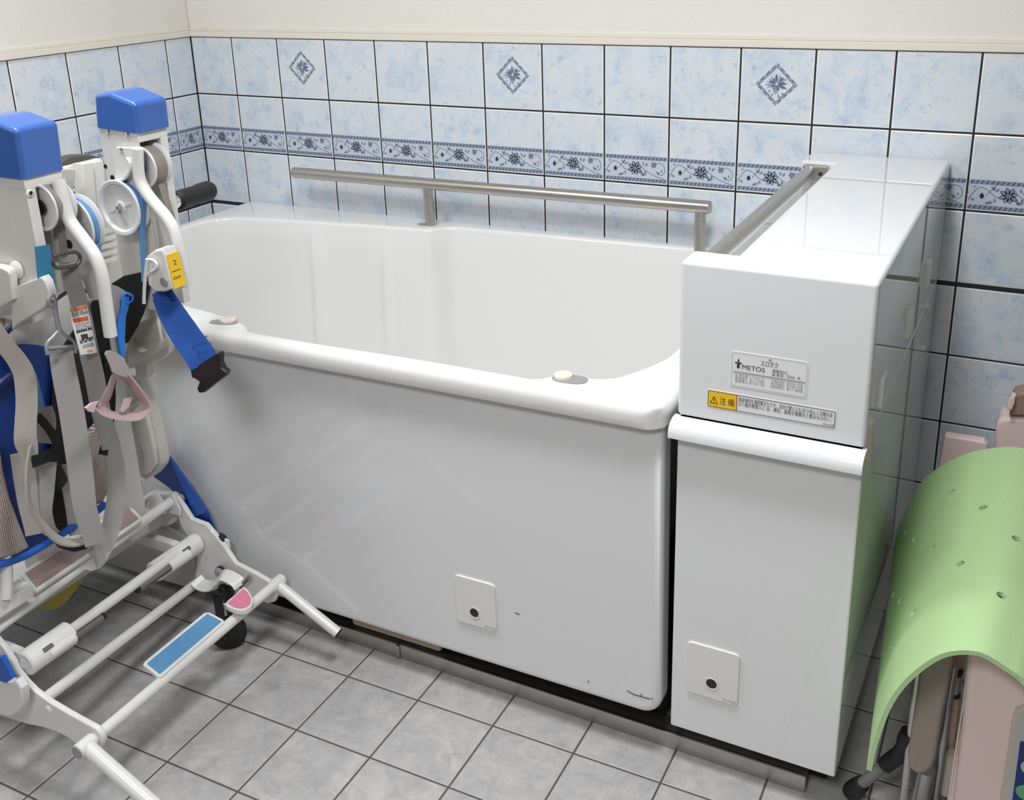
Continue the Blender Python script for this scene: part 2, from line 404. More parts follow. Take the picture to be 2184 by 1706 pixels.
def border_mesh(wd):
    b = NB(); rnd = random.Random(3); a = wd / 2 - 0.0025
    fl(b, [(-a, -0.093), (a, -0.093), (a, -0.016), (-a, -0.016)], 2, -0.0002)
    for z0, z1 in ((-0.0275, -0.0165), (-0.0925, -0.0815)):
        fl(b, [(-a, z0), (a, z0), (a, z1), (-a, z1)], 1, -0.0005)
        n = 16; s = 2 * a / n
        for k in range(n):
            x = -a + k * s; fl(b, [(x + s * .05, z0 + .0012), (x + s * .5, z0 + .0012), (x + s * .95, z1 - .0012), (x + s * .5, z1 - .0012)], 0, -0.0009)
    c = -0.0545
    line(b, [(-a, c - .018), (-.085, c + .004), (-.070, c + .019), (-.050, c + .012), (-.030, c - .004), (-.008, c + .0)], 0.0016, 0)
    line(b, [(-.055, c - .002), (-.044, c + .012), (-.036, c + .023)], 0.0014, 0)
    line(b, [(.008, c + .018), (.022, c + .003), (.042, c - .010), (.062, c - .019), (.088, c - .026)], 0.0016, 0)
    line(b, [(.050, c + .008), (.066, c + .020), (.083, c + .016), (.090, c), (.082, c - .014), (.070, c - .010)], 0.0015, 0)
    line(b, [(-.094, c + .008), (-.098, c - .004), (-.090, c - .012)], 0.0013, 1)
    flower(b, -.002, c + .001, .0245, 8, 0.3, rnd)
    flower(b, .056, c + .014, .0105, 6, 0.1, rnd)
    for x, z, an, L, wd_ in ((-.062, c + .006, -1.9, .018, .012), (-.066, c + .004, -1.2, .016, .010), (-.036, c + .012, 2.2, .015, .006), (-.038, c + .012, 1.3, .016, .006), (-.034, c + .01, .7, .014, .006),
                            (-.055, c - .022, .3, .021, .009), (-.080, c - .016, 2.6, .011, .007), (-.030, c - .018, 2.0, .013, .006), (.016, c - .018, .2, .019, .009), (.030, c - .014, 1.6, .012, .008), (.024, c - .018, 2.4, .013, .006),
                            (.030, c + .008, 1.0, .014, .007), (.026, c + .010, 1.9, .013, .006), (.074, c - .006, -2.2, .012, .006), (.080, c + .002, -1.6, .010, .005), (.064, c - .004, -.9, .009, .006), (-.086, c + .018, .6, .010, .004)):
        leaf(b, x, z, an, L, wd_, 1); leaf(b, x, z, an, L * .7, wd_ * .35, 0, -0.0010)
    me = bpy.data.meshes.new('border_print'); b.to_mesh(me); b.free()
    for k in ('ink', 'ink2', 'ink3'): me.materials.append(M[k])
    return me
def diamond_mesh():
    b = NB(); rnd = random.Random(5); R, r1, r2 = 0.0565, 0.0535, 0.0455
    def ringed(o, i, mi, d):
        P = [(0, 1), (1, 0), (0, -1), (-1, 0)]
        for k in range(4):
            p, q = P[k], P[(k + 1) % 4]
            fl(b, [(p[0] * o, p[1] * o), (q[0] * o, q[1] * o), (q[0] * i, q[1] * i), (p[0] * i, p[1] * i)], mi, d)
    ringed(R, r2, 1, -0.0004); ringed(R, R - .0022, 0, -0.0006); ringed(r2 + .0018, r2, 0, -0.0006)
    for k in range(4):
        for j in range(7):
            t = (j + .5) / 7; P = [(0, 1), (1, 0), (0, -1), (-1, 0)]; p, q = P[k], P[(k + 1) % 4]; m_ = (R + r2) / 2
            leaf(b, (p[0] * (1 - t) + q[0] * t) * m_, (p[1] * (1 - t) + q[1] * t) * m_, math.atan2(q[1] - p[1], q[0] - p[0]) + .5, .009, .003, 0 if j % 2 else 2, -0.0007)
    for k in range(17):
        a = 2 * math.pi * k / 17 + rnd.uniform(-.15, .15); L = rnd.uniform(.014, .029) * (1 if abs(math.cos(2 * a)) > .4 else .8)
        leaf(b, .003 * math.cos(a), .003 * math.sin(a) + .002, a, L, .0062, k % 2, -0.0008 - k * 2e-5)
        if k % 2: line(b, [(.012 * math.cos(a + .2), .012 * math.sin(a + .2)), (.030 * math.cos(a + .25) * .9, .030 * math.sin(a + .25) * .9)], .0011, 0, -0.0011)
    for x, z in ((-.012, -.024), (.006, -.028), (.016, -.020), (-.020, -.014)): leaf(b, x, z, -1.2, .008, .003, 0, -0.0011)
    me = bpy.data.meshes.new('diamond_print'); b.to_mesh(me); b.free()
    for k in ('ink', 'ink2', 'ink3'): me.materials.append(M[k])
    return me
H_ = 0.1982; G_ = 0.0034
zl = [ZT, ZT - H_, ZT - 2 * H_, ZT - 3 * H_ - G_ / 2]
while zl[-1] > 0.25: zl.append(zl[-1] - H_ - (G_ / 2 if len(zl) == 4 else 0))
zl.append(0.0)
DIA = diamond_mesh(); BRD = {}; TM = {}
def wall_tiles(wall, lines, rot, dia, pos):
    for i in range(len(lines) - 1):
        u0, u1 = lines[i], lines[i + 1]
        for j in range(len(zl) - 1):
            z1, z0 = zl[j], zl[j + 1]; gt = 0.0054 / 2
            t1 = z1 - (0.0012 if j == 0 else gt + (0.004 if j == 3 else 0)); t0 = z0 + gt + (0.004 if j == 2 else 0)
            wd, ht = round(u1 - u0 - 2 * gt, 4), round(t1 - t0, 4)
            if (wd, ht) not in TM: TM[(wd, ht)] = tile_mesh(wd, ht, M['wtile'], M['wedge'])
            t = inst('tile', TM[(wd, ht)], wall, pos((u0 + u1) / 2, (t1 + t0) / 2), rot)
            if j == 1:
                k = round(wd, 3)
                if k not in BRD:
                    BRD[k] = border_mesh(0.196) if abs(wd - 0.196) < .006 else border_mesh(0.196)
                    if abs(wd - 0.196) >= .006:
                        for v in BRD[k].vertices: v.co.x *= wd / 0.196
                inst('border_print', BRD[k], t, (0, 0, 0))
            if j == 0 and i in dia: inst('diamond_print', DIA, t, (0, 0, 0.004))
lx = [0.0, 0.1857] + [0.1857 + 0.2 * k for k in range(1, 17)]
wall_tiles(wall_back, lx, 0.0, (2, 6, 10, 14), lambda u, z: (u, 0, z))
ly = [0.0, -0.1214] + [-0.1214 - 0.2092 * k for k in range(1, 9)]
ly = ly[::-1]
wall_tiles(wall_left, ly, math.pi / 2, (), lambda u, z: (0, u, z))
FT = tile_mesh(0.1985, 0.1985, M['ftile'], M['fedge'], bev=0.0015, deep=0.004, flat=True)
fo = Vector((0.7714, -1.1596, 0)); th = 0.0117; s_ = 0.20348
ex, ey = Vector((math.cos(th), math.sin(th), 0)), Vector((-math.sin(th), math.cos(th), 0))
for i in range(-4, 13):
    for j in range(-6, 8):
        p = fo + ex * (s_ * (i + .5)) - ey * (s_ * (j + .5))
        if -0.0 < p.x < 3.1 and -2.7 < p.y < 0.02:
            o = inst('tile', FT, floor, (p.x, p.y, 0), th)

# ------------------------------------------------------------------ bath tub
TILT = 0.008; TX = 0.2
tub = thing('bath_tub', 'large white moulded bath tub along the tiled back wall', 'bath tub', (TX, -0.56, 0), rot=(0, -TILT, 0))
ZR = 0.845
def rim(px, py, z=ZR):
    """point on the (slightly tilted) rim plane, in the tub's own level coordinates"""
    zz = z
    for _ in range(6):
        q = at(px, py, 'z', zz); zz = z + TILT * (q.x - TX)
    return Vector((q.x, q.y, z))
inner = [(0.258, -0.46), (0.259, -0.33), (0.275, -0.275), (0.32, -0.235), (0.39, -0.214), (0.479, -0.200), (0.70, -0.172), (0.93, -0.145), (1.0, -0.140), (1.045, -0.135), (1.075, -0.106), (1.115, -0.082), (1.25, -0.076), (1.476, -0.066), (1.85, -0.055),
         (2.02, -0.062), (2.075, -0.10), (2.098, -0.20), (2.100, -0.5), (2.099, -0.809), (2.085, -0.89), (2.058, -0.955), (2.03, -1.000), (1.987, -1.018), (1.93, -1.024), (1.908, -1.042), (1.885, -1.064), (1.83, -1.066), (1.6, -1.066), (1.358, -1.074), (1.20, -1.076), (1.145, -1.074),
         (1.118, -1.066), (1.095, -1.045), (1.06, -1.027), (1.0, -1.012), (0.90, -0.994), (0.6, -0.950), (0.40, -0.905), (0.315, -0.86), (0.272, -0.78), (0.259, -0.65)]
X0, X1, Y0, Y1 = 0.199, 2.182, -1.117, -0.004
P = smooth_path([(x, y, 0) for x, y in inner], 8, closed=True)
cen = Vector((1.15, -0.56, 0))
op = rpoly(X0, Y0, X1, Y1, 0.05, 8); op = [Vector((x, y, 0)) for x, y in op]
def ray_out(d, poly):
    best = None
    for k in range(len(poly)):
        a, c = poly[k] - cen, poly[(k + 1) % len(poly)] - cen; e = c - a
        den = d.x * e.y - d.y * e.x
        if abs(den) < 1e-12: continue
        t = (a.x * e.y - a.y * e.x) / den; s = (a.x * d.y - a.y * d.x) / den
        if t > 0 and -1e-9 <= s <= 1 + 1e-9: best = t if best is None else max(best, t)
    return cen + d * best
# resample the opening evenly, add the outer corners' directions
L = [0.0]
for k in range(len(P)): L.append(L[-1] + (P[(k + 1) % len(P)] - P[k]).length)
def on(s):
    s %= L[-1]
    for k in range(len(P)):
        if L[k + 1] >= s:
            t = (s - L[k]) / max(1e-9, L[k + 1] - L[k]); return P[k].lerp(P[(k + 1) % len(P)], t)
NI = 420
I = [on(L[-1] * k / NI) for k in range(NI)]
angs = [math.atan2((p - cen).y, (p - cen).x) for p in I]
O = [ray_out((p - cen).normalized(), op) for p in I]
b = NB()
def ringv(pts, z): return [b.verts.new((p.x, p.y, z)) for p in pts]
def inset(pts, d):
    out = []
    for k, p in enumerate(pts):
        t = (pts[(k + 1) % len(pts)] - pts[k - 1]).normalized(); out.append(p + Vector((-t.y, t.x, 0)) * d)
    return out
# order: counter-clockwise? make sure inset(+d) goes inward
area2 = sum(I[k].x * I[(k + 1) % NI].y - I[(k + 1) % NI].x * I[k].y for k in range(NI)); sg = 1 if area2 > 0 else -1
RI, RO, LIP = 0.012, 0.022, 0.047
def outin(d):   # outer outline moved inwards by d
    return [Vector((min(max(p.x, X0 + d), X1 - d), min(max(p.y, Y0 + d), Y1 - d), 0)) for p in O]
rings = [ringv(outin(0.012), ZR - LIP), ringv(outin(0.002), ZR - LIP), ringv(outin(0.0), ZR - LIP + 0.003)]
for k in range(0, 7):
    a = math.pi / 2 * k / 6; rings.append(ringv(outin(RO * (1 - math.cos(a))), ZR - RO + RO * math.sin(a)))
nout = len(rings)
def ribs(pts, z):
    out = []
    for p in pts:
        q = p.copy()
        if p.y > -0.35 and 0.4 < p.x < 1.1:
            for xr in (0.640, 0.905):
                d = (p.x - xr) / 0.028
                q.y -= 0.013 * math.exp(-d ** 4)
        out.append(q)
    return out
for k in range(0, 7):
    a = math.pi / 2 * k / 6; rings.append(ringv(inset(I, sg * (-RI + RI * math.sin(a))), ZR - RI * (1 - math.cos(a))))
DEP = 0.62
for f in (0.04, 0.12, 0.25, 0.45, 0.65, 0.8, 0.9):
    z = ZR - DEP * f; rings.append(ringv(ribs(inset(I, sg * (0.004 + 0.05 * f ** 1.3)), z) if f > .05 else inset(I, sg * 0.004), z))
def shrink(f): return [cen + (p - cen) * f for p in inset(I, sg * 0.05)]
for f, dz in ((0.985, .945), (0.955, .98), (0.90, 0.997), (0.6, 1.0), (0.2, 1.0)): rings.append(ringv(shrink(f), ZR - DEP * dz))
for A, B2 in zip(rings, rings[1:]):
    for j in range(NI): b.faces.new((A[j], A[(j + 1) % NI], B2[(j + 1) % NI], B2[j]))
b.faces.new(rings[-1])
obj('tub_shell', b, M['gel'], tub, ang=60, wn=False)
# apron: rounded at its right end and lower corner
pr = [(0.212, ZR - LIP + 0.004), (0.212, 0.097)] + [(2.172 - 0.045 + 0.045 * math.sin(a), 0.097 + 0.045 - 0.045 * math.cos(a)) for a in [math.pi / 2 * k / 6 for k in range(7)]] + [(2.172, ZR - LIP + 0.004)]
b = NB(); add_prism(b, pr, 'y', -1.087, -1.02, 0.02, 5)
obj('front_panel', b, M['apron'], tub)
b = NB(); add_box(b, (0.212, -1.03, 0.10), (0.235, -0.03, ZR - LIP + .004), 0.008); obj('end_panel', b, M['apron'], tub)
# inspection plate on the apron
def access_plate(parent, x0, x1, z0, z1, y, hx, hz, txt):
    b = NB(); add_prism(b, rpoly(x0, z0, x1, z1, 0.010), 'y', y - 0.005, y + 0.002, 0.002, 2)
    p = obj('access_plate', b, M['plate'], parent)
    b = NB(); cyl(b, (hx, y - 0.0045, hz), (hx, y - 0.0065, hz), 0.0135, 28); add_lathe(b, [(0.0115, 0), (0.0115, 0.0012), (0.0145, 0.0014), (0.0145, 0)], (hx, y - 0.0055, hz), (0, -1, 0), 28, 1)
    obj('keyhole_plug', b, mats=[M['black'], M['plate']], parent=p)['label'] = 'round black plug'
    lettering(p, txt, (x1 - 0.030, y - 0.0054, z0 + 0.006), (1, 0, 0), (0, 0, 1), 0.0045, 0.026, 'greyplug')
    return p
access_plate(tub, 1.673, 1.779, 0.202, 0.328, -1.087, 1.723, 0.240, '図.区.関')
# scratches on the apron
for sp in ([(1338, 1473), (1352, 1481), (1372, 1487), (1388, 1491)], [(1100, 1307), (1110, 1311)], [(1368, 1480), (1370, 1485)], [(1390, 1490), (1394, 1491)], [(1255, 1452), (1257, 1456)]):
    b = NB(); add_strap(b, [Vector((p.x, p.y, p.z - TILT * (p.x - TX))) for p in (at(x, y, 'y', -1.0876) for x, y in sp)], 0.0016, 0.0008, (0, -1, 0))
    obj('scratch_mark', b, M['scratch'], tub)
# slide caps on the rim
for (px, py), (qx, qy) in (((482, 688), (491, 686.5)), ((1222, 810), (1208, 805.5))):
    c, k = rim(px, py), rim(qx, qy)
    u = Vector((0.9, 0.25, 0)).normalized() if px < 800 else Vector((1.0, 0.06, 0)).normalized()
    v = Vector((-u.y, u.x, 0)); a_, c_ = (0.036, 0.017) if px < 800 else (0.038, 0.022)
    b = NB(); n = 36
    top = [b.verts.new(c + u * a_ * math.copysign(abs(math.cos(t)) ** .8, math.cos(t)) + v * c_ * math.copysign(abs(math.sin(t)) ** .8, math.sin(t)) + Vector((0, 0, .0015))) for t in [2 * math.pi * j / n for j in range(n)]]
    bot = [b.verts.new(x.co - Vector((0, 0, .004))) for x in top]
    b.faces.new(top)
    for j in range(n): b.faces.new((top[j], bot[j], bot[(j + 1) % n], top[(j + 1) % n]))
    pl = obj('socket_cover', b, M['greyplug'], tub); pl['label'] = 'grey oval cover in the rim'
    b = NB(); add_lathe(b, [(0, .010), (.015, .010), (.019, .008), (.020, .004), (.020, 0)], k + Vector((0, 0, -.001)), (0, 0, 1), 32)
    obj('button', b, M['cream'], pl)['label'] = 'round cream button'
# grab rail
RY = -0.085
A_, B_ = at(630, 368, 'y', RY), at(1522, 443, 'y', RY)
lv = lambda p: Vector((p.x, p.y, p.z - TILT * (p.x - TX)))
A_, B_ = lv(A_), lv(B_); d_ = (B_ - A_).normalized()
b = NB(); add_lathe(b, [(0, 0), (.0155, .0), (.0180, .0025), (.0183, .005), (.0183, (B_ - A_).length - .005), (.0180, (B_ - A_).length - .0025), (.0155, (B_ - A_).length), (0, (B_ - A_).length)], A_, d_, 32)
rail = obj('grab_rail', b, M['steel'], tub); rail['label'] = 'brushed steel grab rail above the rim'
for px in (917, 1500):
    q = lv(at(px, 400 if px < 1000 else 445, 'y', RY)); x = q.x; zt = A_.z + (x - A_.x) * d_.z / d_.x
    b = NB(); add_lathe(b, [(0.0160, ZR - .02), (0.0160, zt - .045), (0.0150, zt - .044), (0.0150, zt - .0415), (0.0160, zt - .0405), (0.0160, zt - .018), (0.012, zt - .008), (0, zt - .006)], (x, RY, 0), (0, 0, 1), 28)
    obj('post', b, M['steel'], rail)
q = rim(905, 478)
b = NB(); n = 32; ring_ = [b.verts.new((q.x + .012 + .028 * math.cos(2 * math.pi * j / n), RY + .016 * math.sin(2 * math.pi * j / n), ZR + .0012)) for j in range(n)]
b.faces.new(ring_); ring2 = [b.verts.new(v.co - Vector((0, 0, .004))) for v in ring_]
for j in range(n): b.faces.new((ring_[j], ring2[j], ring2[(j + 1) % n], ring_[(j + 1) % n]))
obj('socket_cover', b, M['greyplug'], tub)
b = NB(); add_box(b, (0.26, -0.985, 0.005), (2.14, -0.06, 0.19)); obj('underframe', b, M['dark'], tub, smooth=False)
b = NB(); p0, p1 = at(752, 1348, 'y', -1.035), at(940, 1400, 'y', -1.035)
add_box(b, (p0.x, -1.035, 0.042), (p1.x, -1.005, 0.075), 0.008); obj('foam_pad', b, M['beige'], tub)['label'] = 'beige pad under the front panel'

# steel plinth
pl = thing('steel_plinth', 'low stainless steel channel on the floor under the bath front', 'plinth', (1.4, -1.03, 0))
xj = at(850, 1400, 'y', -1.041).x
for x0, x1, y0 in ((0.21, xj - .001, -1.042), (xj + .001, 2.478, -1.040)):
    b = NB(); add_box(b, (x0, y0, 0.0), (x1, y0 + .012, 0.042), 0.003); add_box(b, (x0, y0 + .004, 0.034), (x1, -0.99, 0.042), 0.002)
    obj('channel', b, M['steel2'], pl)
b = NB(); add_box(b, (xj - .006, -1.0445, 0.002), (xj + .006, -1.0405, 0.040), 0.001); obj('joint_cover', b, M['steel2'], pl)

# ------------------------------------------------------------------ tower cabinet beside the tub
tow = thing('bath_control_cabinet', 'tall white cabinet with labels at the right end of the bath tub', 'cabinet', (2.36, -0.54, 0))
TXa, TXb, TYf, TZ = 2.190, 2.541, -1.076, 1.151
b = NB(); add_box(b, (TXa, TYf, 0.838), (TXb, -0.006, TZ))
up = obj('upper_casing', b, M['cab'], tow, wn=False)
c1 = NB(); add_box(c1, (2.00, -1.002, 1.080), (2.276, -0.125, 1.3))
bpy.context.view_layer.update(); 
org = ORG[tow.name]
def shift(bmx):
    return bmx
up.parent = None; up.location = org; bpy.context.view_layer.update(); cut(up, [c1]); up.location = (0, 0, 0); up.parent = tow
md = up.modifiers.new('bev', 'BEVEL'); md.width = 0.009; md.segments = 4; md.limit_method = 'ANGLE'; md.angle_limit = math.radians(40)
bpy.context.view_layer.update(); applied(up); finish(up.data)
md = up.modifiers.new('weighted_normal', 'WEIGHTED_NORMAL'); md.keep_sharp = True; md.weight = 90
b = NB(); add_box(b, (TXa + .002, TYf, 0.098), (TXb - .001, -0.012, 0.836), 0.004, 3); low = obj('lower_casing', b, M['cab'], tow)
# ledge with a rounded top
b = NB(); pf = [(TYf + .01, 0.836), (-1.083, 0.836), (-1.096, 0.832), (-1.105, 0.824), (-1.109, 0.813), (-1.109, 0.803), (TYf + .01, 0.803)]
add_prism(b, pf, 'x', 2.183, TXb + .003, 0.0015, 2); obj('ledge', b, M['cab'], tow)
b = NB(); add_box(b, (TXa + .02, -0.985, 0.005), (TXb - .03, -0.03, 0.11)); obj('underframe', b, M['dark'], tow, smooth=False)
# bar in the notch
b = NB(); BX, BZ = 2.216, 1.126
cyl(b, (BX, -1.0, BZ), (BX, -0.13, BZ), 0.0165, 32); bar = obj('grab_bar', b, M['steel'], tow); bar['label'] = 'steel grab bar in the top notch'
b = NB(); add_box(b, (2.20, -0.150, 1.106), (2.262, -0.124, 1.144), 0.004); bk = obj('bracket', b, M['steel'], bar)
b = NB(); cyl(b, (2.247, -0.151, 1.124), (2.247, -0.153, 1.124), 0.005, 16); obj('screw', b, M['dark'], bk)
# side latches and pins just above the seam
for px, py in ((1978, 582), (1938, 688), (1881, 830)):
    q = at(px, py, 'x', TXb + .004)
    b = NB()
    for dy in (-0.011, 0.011): add_box(b, (TXb - .002, q.y + dy - .010, q.z - .030), (TXb + .010, q.y + dy + .010, q.z + .030), 0.003)
    obj('latch', b, M['cleat'], tow)['label'] = 'clear two-piece latch on the side'
for px, py in ((1976, 655), (1968, 743)):
    q = at(px, py, 'x', TXb + .004); b = NB(); cyl(b, (TXb - .002, q.y, q.z), (TXb + .009, q.y, q.z), .006, 16, bev=.002); obj('pin', b, M['cleat'], tow)
access_plate(tow, 2.226, 2.337, 0.203, 0.330, TYf, 2.281, 0.243, '区.122回')
# maker's plate
def label_plate(parent, x0, z0, x1, z1, y, r, m):
    b = NB(); add_prism(b, rpoly(x0, z0, x1, z1, r), 'y', y - 0.0008, y + 0.001); return obj('label_plate', b, m, parent)
def frame_lines(parent, x0, z0, x1, z1, y, r, wd, m):
    a = rpoly(x0, z0, x1, z1, r); c = rpoly(x0 + wd, z0 + wd, x1 - wd, z1 - wd, max(.0005, r - wd)); b = NB()
    A = [b.verts.new((p[0], y, p[1])) for p in a]; D = [b.verts.new((p[0], y, p[1])) for p in c]; n = len(A)
    for j in range(n): b.faces.new((A[j], A[(j + 1) % n], D[(j + 1) % n], D[j]))
    return obj('border_line', b, m, parent, smooth=False)
X, Z = (1, 0, 0), (0, 0, 1); yl = TYf - 0.0014
lp = label_plate(tow, 2.291, 0.918, 2.433, 0.989, TYf, 0.005, M['lwhite']); lp['label'] = 'silver maker plate reading METOS'
frame_lines(lp, 2.2935, 0.9205, 2.4305, 0.9865, yl, 0.004, 0.0006, M['greyplug'])
lettering(lp, 'METOS', (2.3132, yl, 0.9560), X, Z, 0.0090, 0.042)
lettering(lp, 'スロボク', (2.347, yl, 0.9685), X, Z, 0.0090, 0.032)
lettering(lp, '識像型2火', (2.369, yl, 0.9595), X, Z, 0.0048, 0.028)
lettering(lp, '図 頭.型 - 空432  号_', (2.369, yl, 0.9525), X, Z, 0.0048, 0.054)
for k, (c1_, c2_, c3_, c4_) in enumerate((('差.2産反薫', '2.7.2.0.0.尺', '次/電利出結', '至但空以之松部'), ('理3茶種可', '番 3 ウ 7/訪真', '資紅薬種出', '発日録1.尻師'), ('直薫種出', '量 その区ク 出書', '差資紹賭出', '番わに 書時種'))):
    z = 0.9405 - k * 0.0058
    for s, x, wdt in ((c1_, 2.3005, .024), (c2_, 2.328, .027), (c3_, 2.367, .025), (c4_, 2.396, .029)): lettering(lp, s, (x, yl, z), X, Z, 0.0040, wdt, 'greyplug')
b = NB()
for z in (0.9492, 0.9478): add_box(b, (2.297, yl - .0002, z), (2.428, yl + .0002, z + .0007))
obj('rule_line', b, M['greyplug'], lp, smooth=False)
# tower emblem and small round mark
b = NB()
for pts in ([(2.3035, .9565), (2.3085, .9565), (2.3085, .965), (2.3035, .965)], [(2.3015, .9655), (2.3105, .9655), (2.3105, .968), (2.3015, .968)], [(2.304, .9685), (2.308, .9685), (2.3065, .976), (2.3055, .976)]):
    b.faces.new([b.verts.new((p[0], yl, p[1])) for p in pts])
cyl(b, (2.3013, yl, .967), (2.3013, yl - .0002, .967), .0016, 12); cyl(b, (2.3107, yl, .967), (2.3107, yl - .0002, .967), .0016, 12)
obj('emblem', b, M['lblack'], lp, smooth=False)['label'] = 'small tower emblem'
b = NB(); add_lathe(b, [(.0017, 0), (.0024, 0.0001)], (2.364, yl, .9815), (0, -1, 0), 18); cyl(b, (2.364, yl, .9815), (2.364, yl - .0002, .9815), .0008, 10); obj('round_mark', b, M['lblack'], lp, smooth=False)
# caution sticker
cp = label_plate(tow, 2.249, 0.868, 2.487, 0.904, TYf, 0.003, M['lwhite']); cp['label'] = 'yellow and white caution sticker'
b = NB(); add_prism(b, rpoly(2.2505, 0.8695, 2.306, 0.9025, 0.002), 'y', TYf - .0011, TYf - .0007); obj('yellow_field', b, M['yellow'], cp)
frame_lines(cp, 2.2505, 0.8695, 2.4855, 0.9025, yl, 0.003, 0.0011, M['lblack'])
b = NB(); add_box(b, (2.3055, yl - .0002, .870), (2.3066, yl + .0002, .902)); obj('rule_line', b, M['lblack'], cp, smooth=False)
b = NB(); tri = [(2.2555, .8775), (2.2695, .8775), (2.2625, .8915)]
for k in range(3):
    p, q = tri[k], tri[(k + 1) % 3]; add_strap(b, [(p[0], yl, p[1]), (q[0], yl, q[1])], .0010, .0003, (0, -1, 0))
add_box(b, (2.2620, yl - .0002, .8818), (2.2630, yl + .0002, .8872)); add_box(b, (2.2620, yl - .0002, .8796), (2.2630, yl + .0002, .8806))
obj('warning_triangle', b, M['lblack'], cp, smooth=False)
lettering(cp, '注 繊', (2.2735, yl, .8785), X, Z, 0.0115, 0.028)
lettering(cp, '風遊場的在運間繁対たけオ、呂好け置とひも2をひ包んじ日親お淀', (2.3095, yl, .8905), X, Z, 0.0068, 0.171)
lettering(cp, 'Oリ属的無聞入に 忿、横包、歳風を聞層合と敷おもOのい。', (2.3095, yl, .8815), X, Z, 0.0068, 0.170)
lettering(cp, 'CRW18 000', (2.464, yl, .8725), X, Z, 0.0038, 0.020)

# ------------------------------------------------------------------ patient lift chair (left)
M.update({
 'abs': mat('warm_white_plastic', (0.76, 0.745, 0.705), 0.32),
 'paint': mat('white_powder_coat', (0.78, 0.77, 0.74), 0.25, coat=0.2),
 'absgrey': mat('light_grey_plastic', (0.56, 0.55, 0.52), 0.4),
 'wheelw': mat('pulley_white', (0.74, 0.735, 0.735), 0.28),
 'cap': mat('blue_cap_plastic', (0.05, 0.14, 0.46), 0.28, coat=0.3),
 'belt': webbing('taupe_belt', (0.30, 0.265, 0.235), 0.55, 1400, 2),
 'beltblue': mat('blue_tube_belt', (0.11, 0.27, 0.52), 0.35),
 'vinyl': mat('royal_blue_vinyl', (0.004, 0.038, 0.24), 0.45, bump=0.25, bscale=90),
 'vinyl2': webbing('blue_belt_webbing', (0.001, 0.066, 0.33), 0.7, 1500, 2, 0.3),
 'navy': mat('navy_piping', (0.008, 0.02, 0.10), 0.4),
 'trimblue': mat('bright_blue_binding', (0.015, 0.10, 0.46), 0.5),
 'skyblue': mat('sky_blue_lining', (0.03, 0.22, 0.72), 0.5, bump=0.3, bscale=300),
 'strap': webbing('grey_webbing', (0.42, 0.41, 0.40), 0.5, 1300, 2),
 'strapd': webbing('dark_grey_webbing', (0.19, 0.18, 0.175), 0.5, 1300, 2),
 'strapb': webbing('beige_grey_webbing', (0.44, 0.40, 0.37), 0.6, 1000, 2, 0.3),
 'teal': webbing('teal_strap', (0.01, 0.19, 0.34), 0.5, 1200, 2),
 'cloth': mat('black_cloth', (0.011, 0.011, 0.013), 0.75, bump=0.4, bscale=120),
 'meshf': mesh_fabric('beige_mesh_fabric', (0.52, 0.43, 0.38), (0.10, 0.08, 0.08)),
 'pinkf': mat('pale_pink_strap', (0.66, 0.49, 0.50), 0.7, bump=0.2, bscale=300),
 'pink': mat('pink_pad', (0.72, 0.22, 0.33), 0.55, bump=0.2, bscale=500),
 'mauve': mat('mauve_grip_pad', (0.36, 0.255, 0.25), 0.7, bump=0.4, bscale=600),
 'padblue': mat('blue_grip_pad', (0.10, 0.29, 0.52), 0.6, bump=0.3, bscale=600),
 'chrome': brushed('chrome', (0.72, 0.72, 0.72), 0.14),
 'dsteel': brushed('dark_steel', (0.34, 0.31, 0.29), 0.3),
 'hookgrey': mat('grey_hook_plastic', (0.30, 0.30, 0.315), 0.3),
 'gunmetal': mat('gunmetal_buckle', (0.11, 0.10, 0.095), 0.35, metal=0.7),
 'shell': mat('cream_seat_shell', (0.68, 0.65, 0.60), 0.35),
 'olive': mat('olive_yellow_tray', (0.42, 0.36, 0.07), 0.45),
 'headrest': mat('dark_grey_headrest', (0.075, 0.072, 0.065), 0.6, bump=0.2),
 'brown': mat('dark_brown_lining', (0.03, 0.013, 0.006), 0.8),
})
lift = thing('patient_lift_chair', 'white wheeled patient lift chair with two blue-capped masts beside the bath', 'lift', (0.80, -1.43, 0))
N3 = Vector((0.77, -0.60, 0.22)).normalized()
def pts(lst, axis, val, dv=0.0):
    """photograph outline -> points on the plane axis = val"""
    return [at(p[0], p[1], axis, p[2] if len(p) > 2 else val) for p in lst]
def px_prism(name, lst, axis, a, b_, m, parent, bev=0.003, seg=2, sm=0, mats=None):
    """an outline measured on the plane axis = a, made solid from a to b_"""
    P3 = pts(lst, axis, a); i = 'xyz'.index(axis); oth = [k for k in range(3) if k != i]
    if sm: P3 = smooth_path(P3, sm, closed=True)
    b = NB(); add_prism(b, [(p[oth[0]], p[oth[1]]) for p in P3], axis, a, b_, bev, seg)
    return obj(name, b, m, parent, mats=mats)
def px_tube(name, lst, axis, val, r, m, parent, sm=6, seg=14, closed=False, radii=None):
    P3 = pts(lst, axis, val)
    if sm: P3 = smooth_path(P3, sm, closed)
    b = NB(); add_tube(b, P3, r, seg, closed)
    return obj(name, b, m, parent)
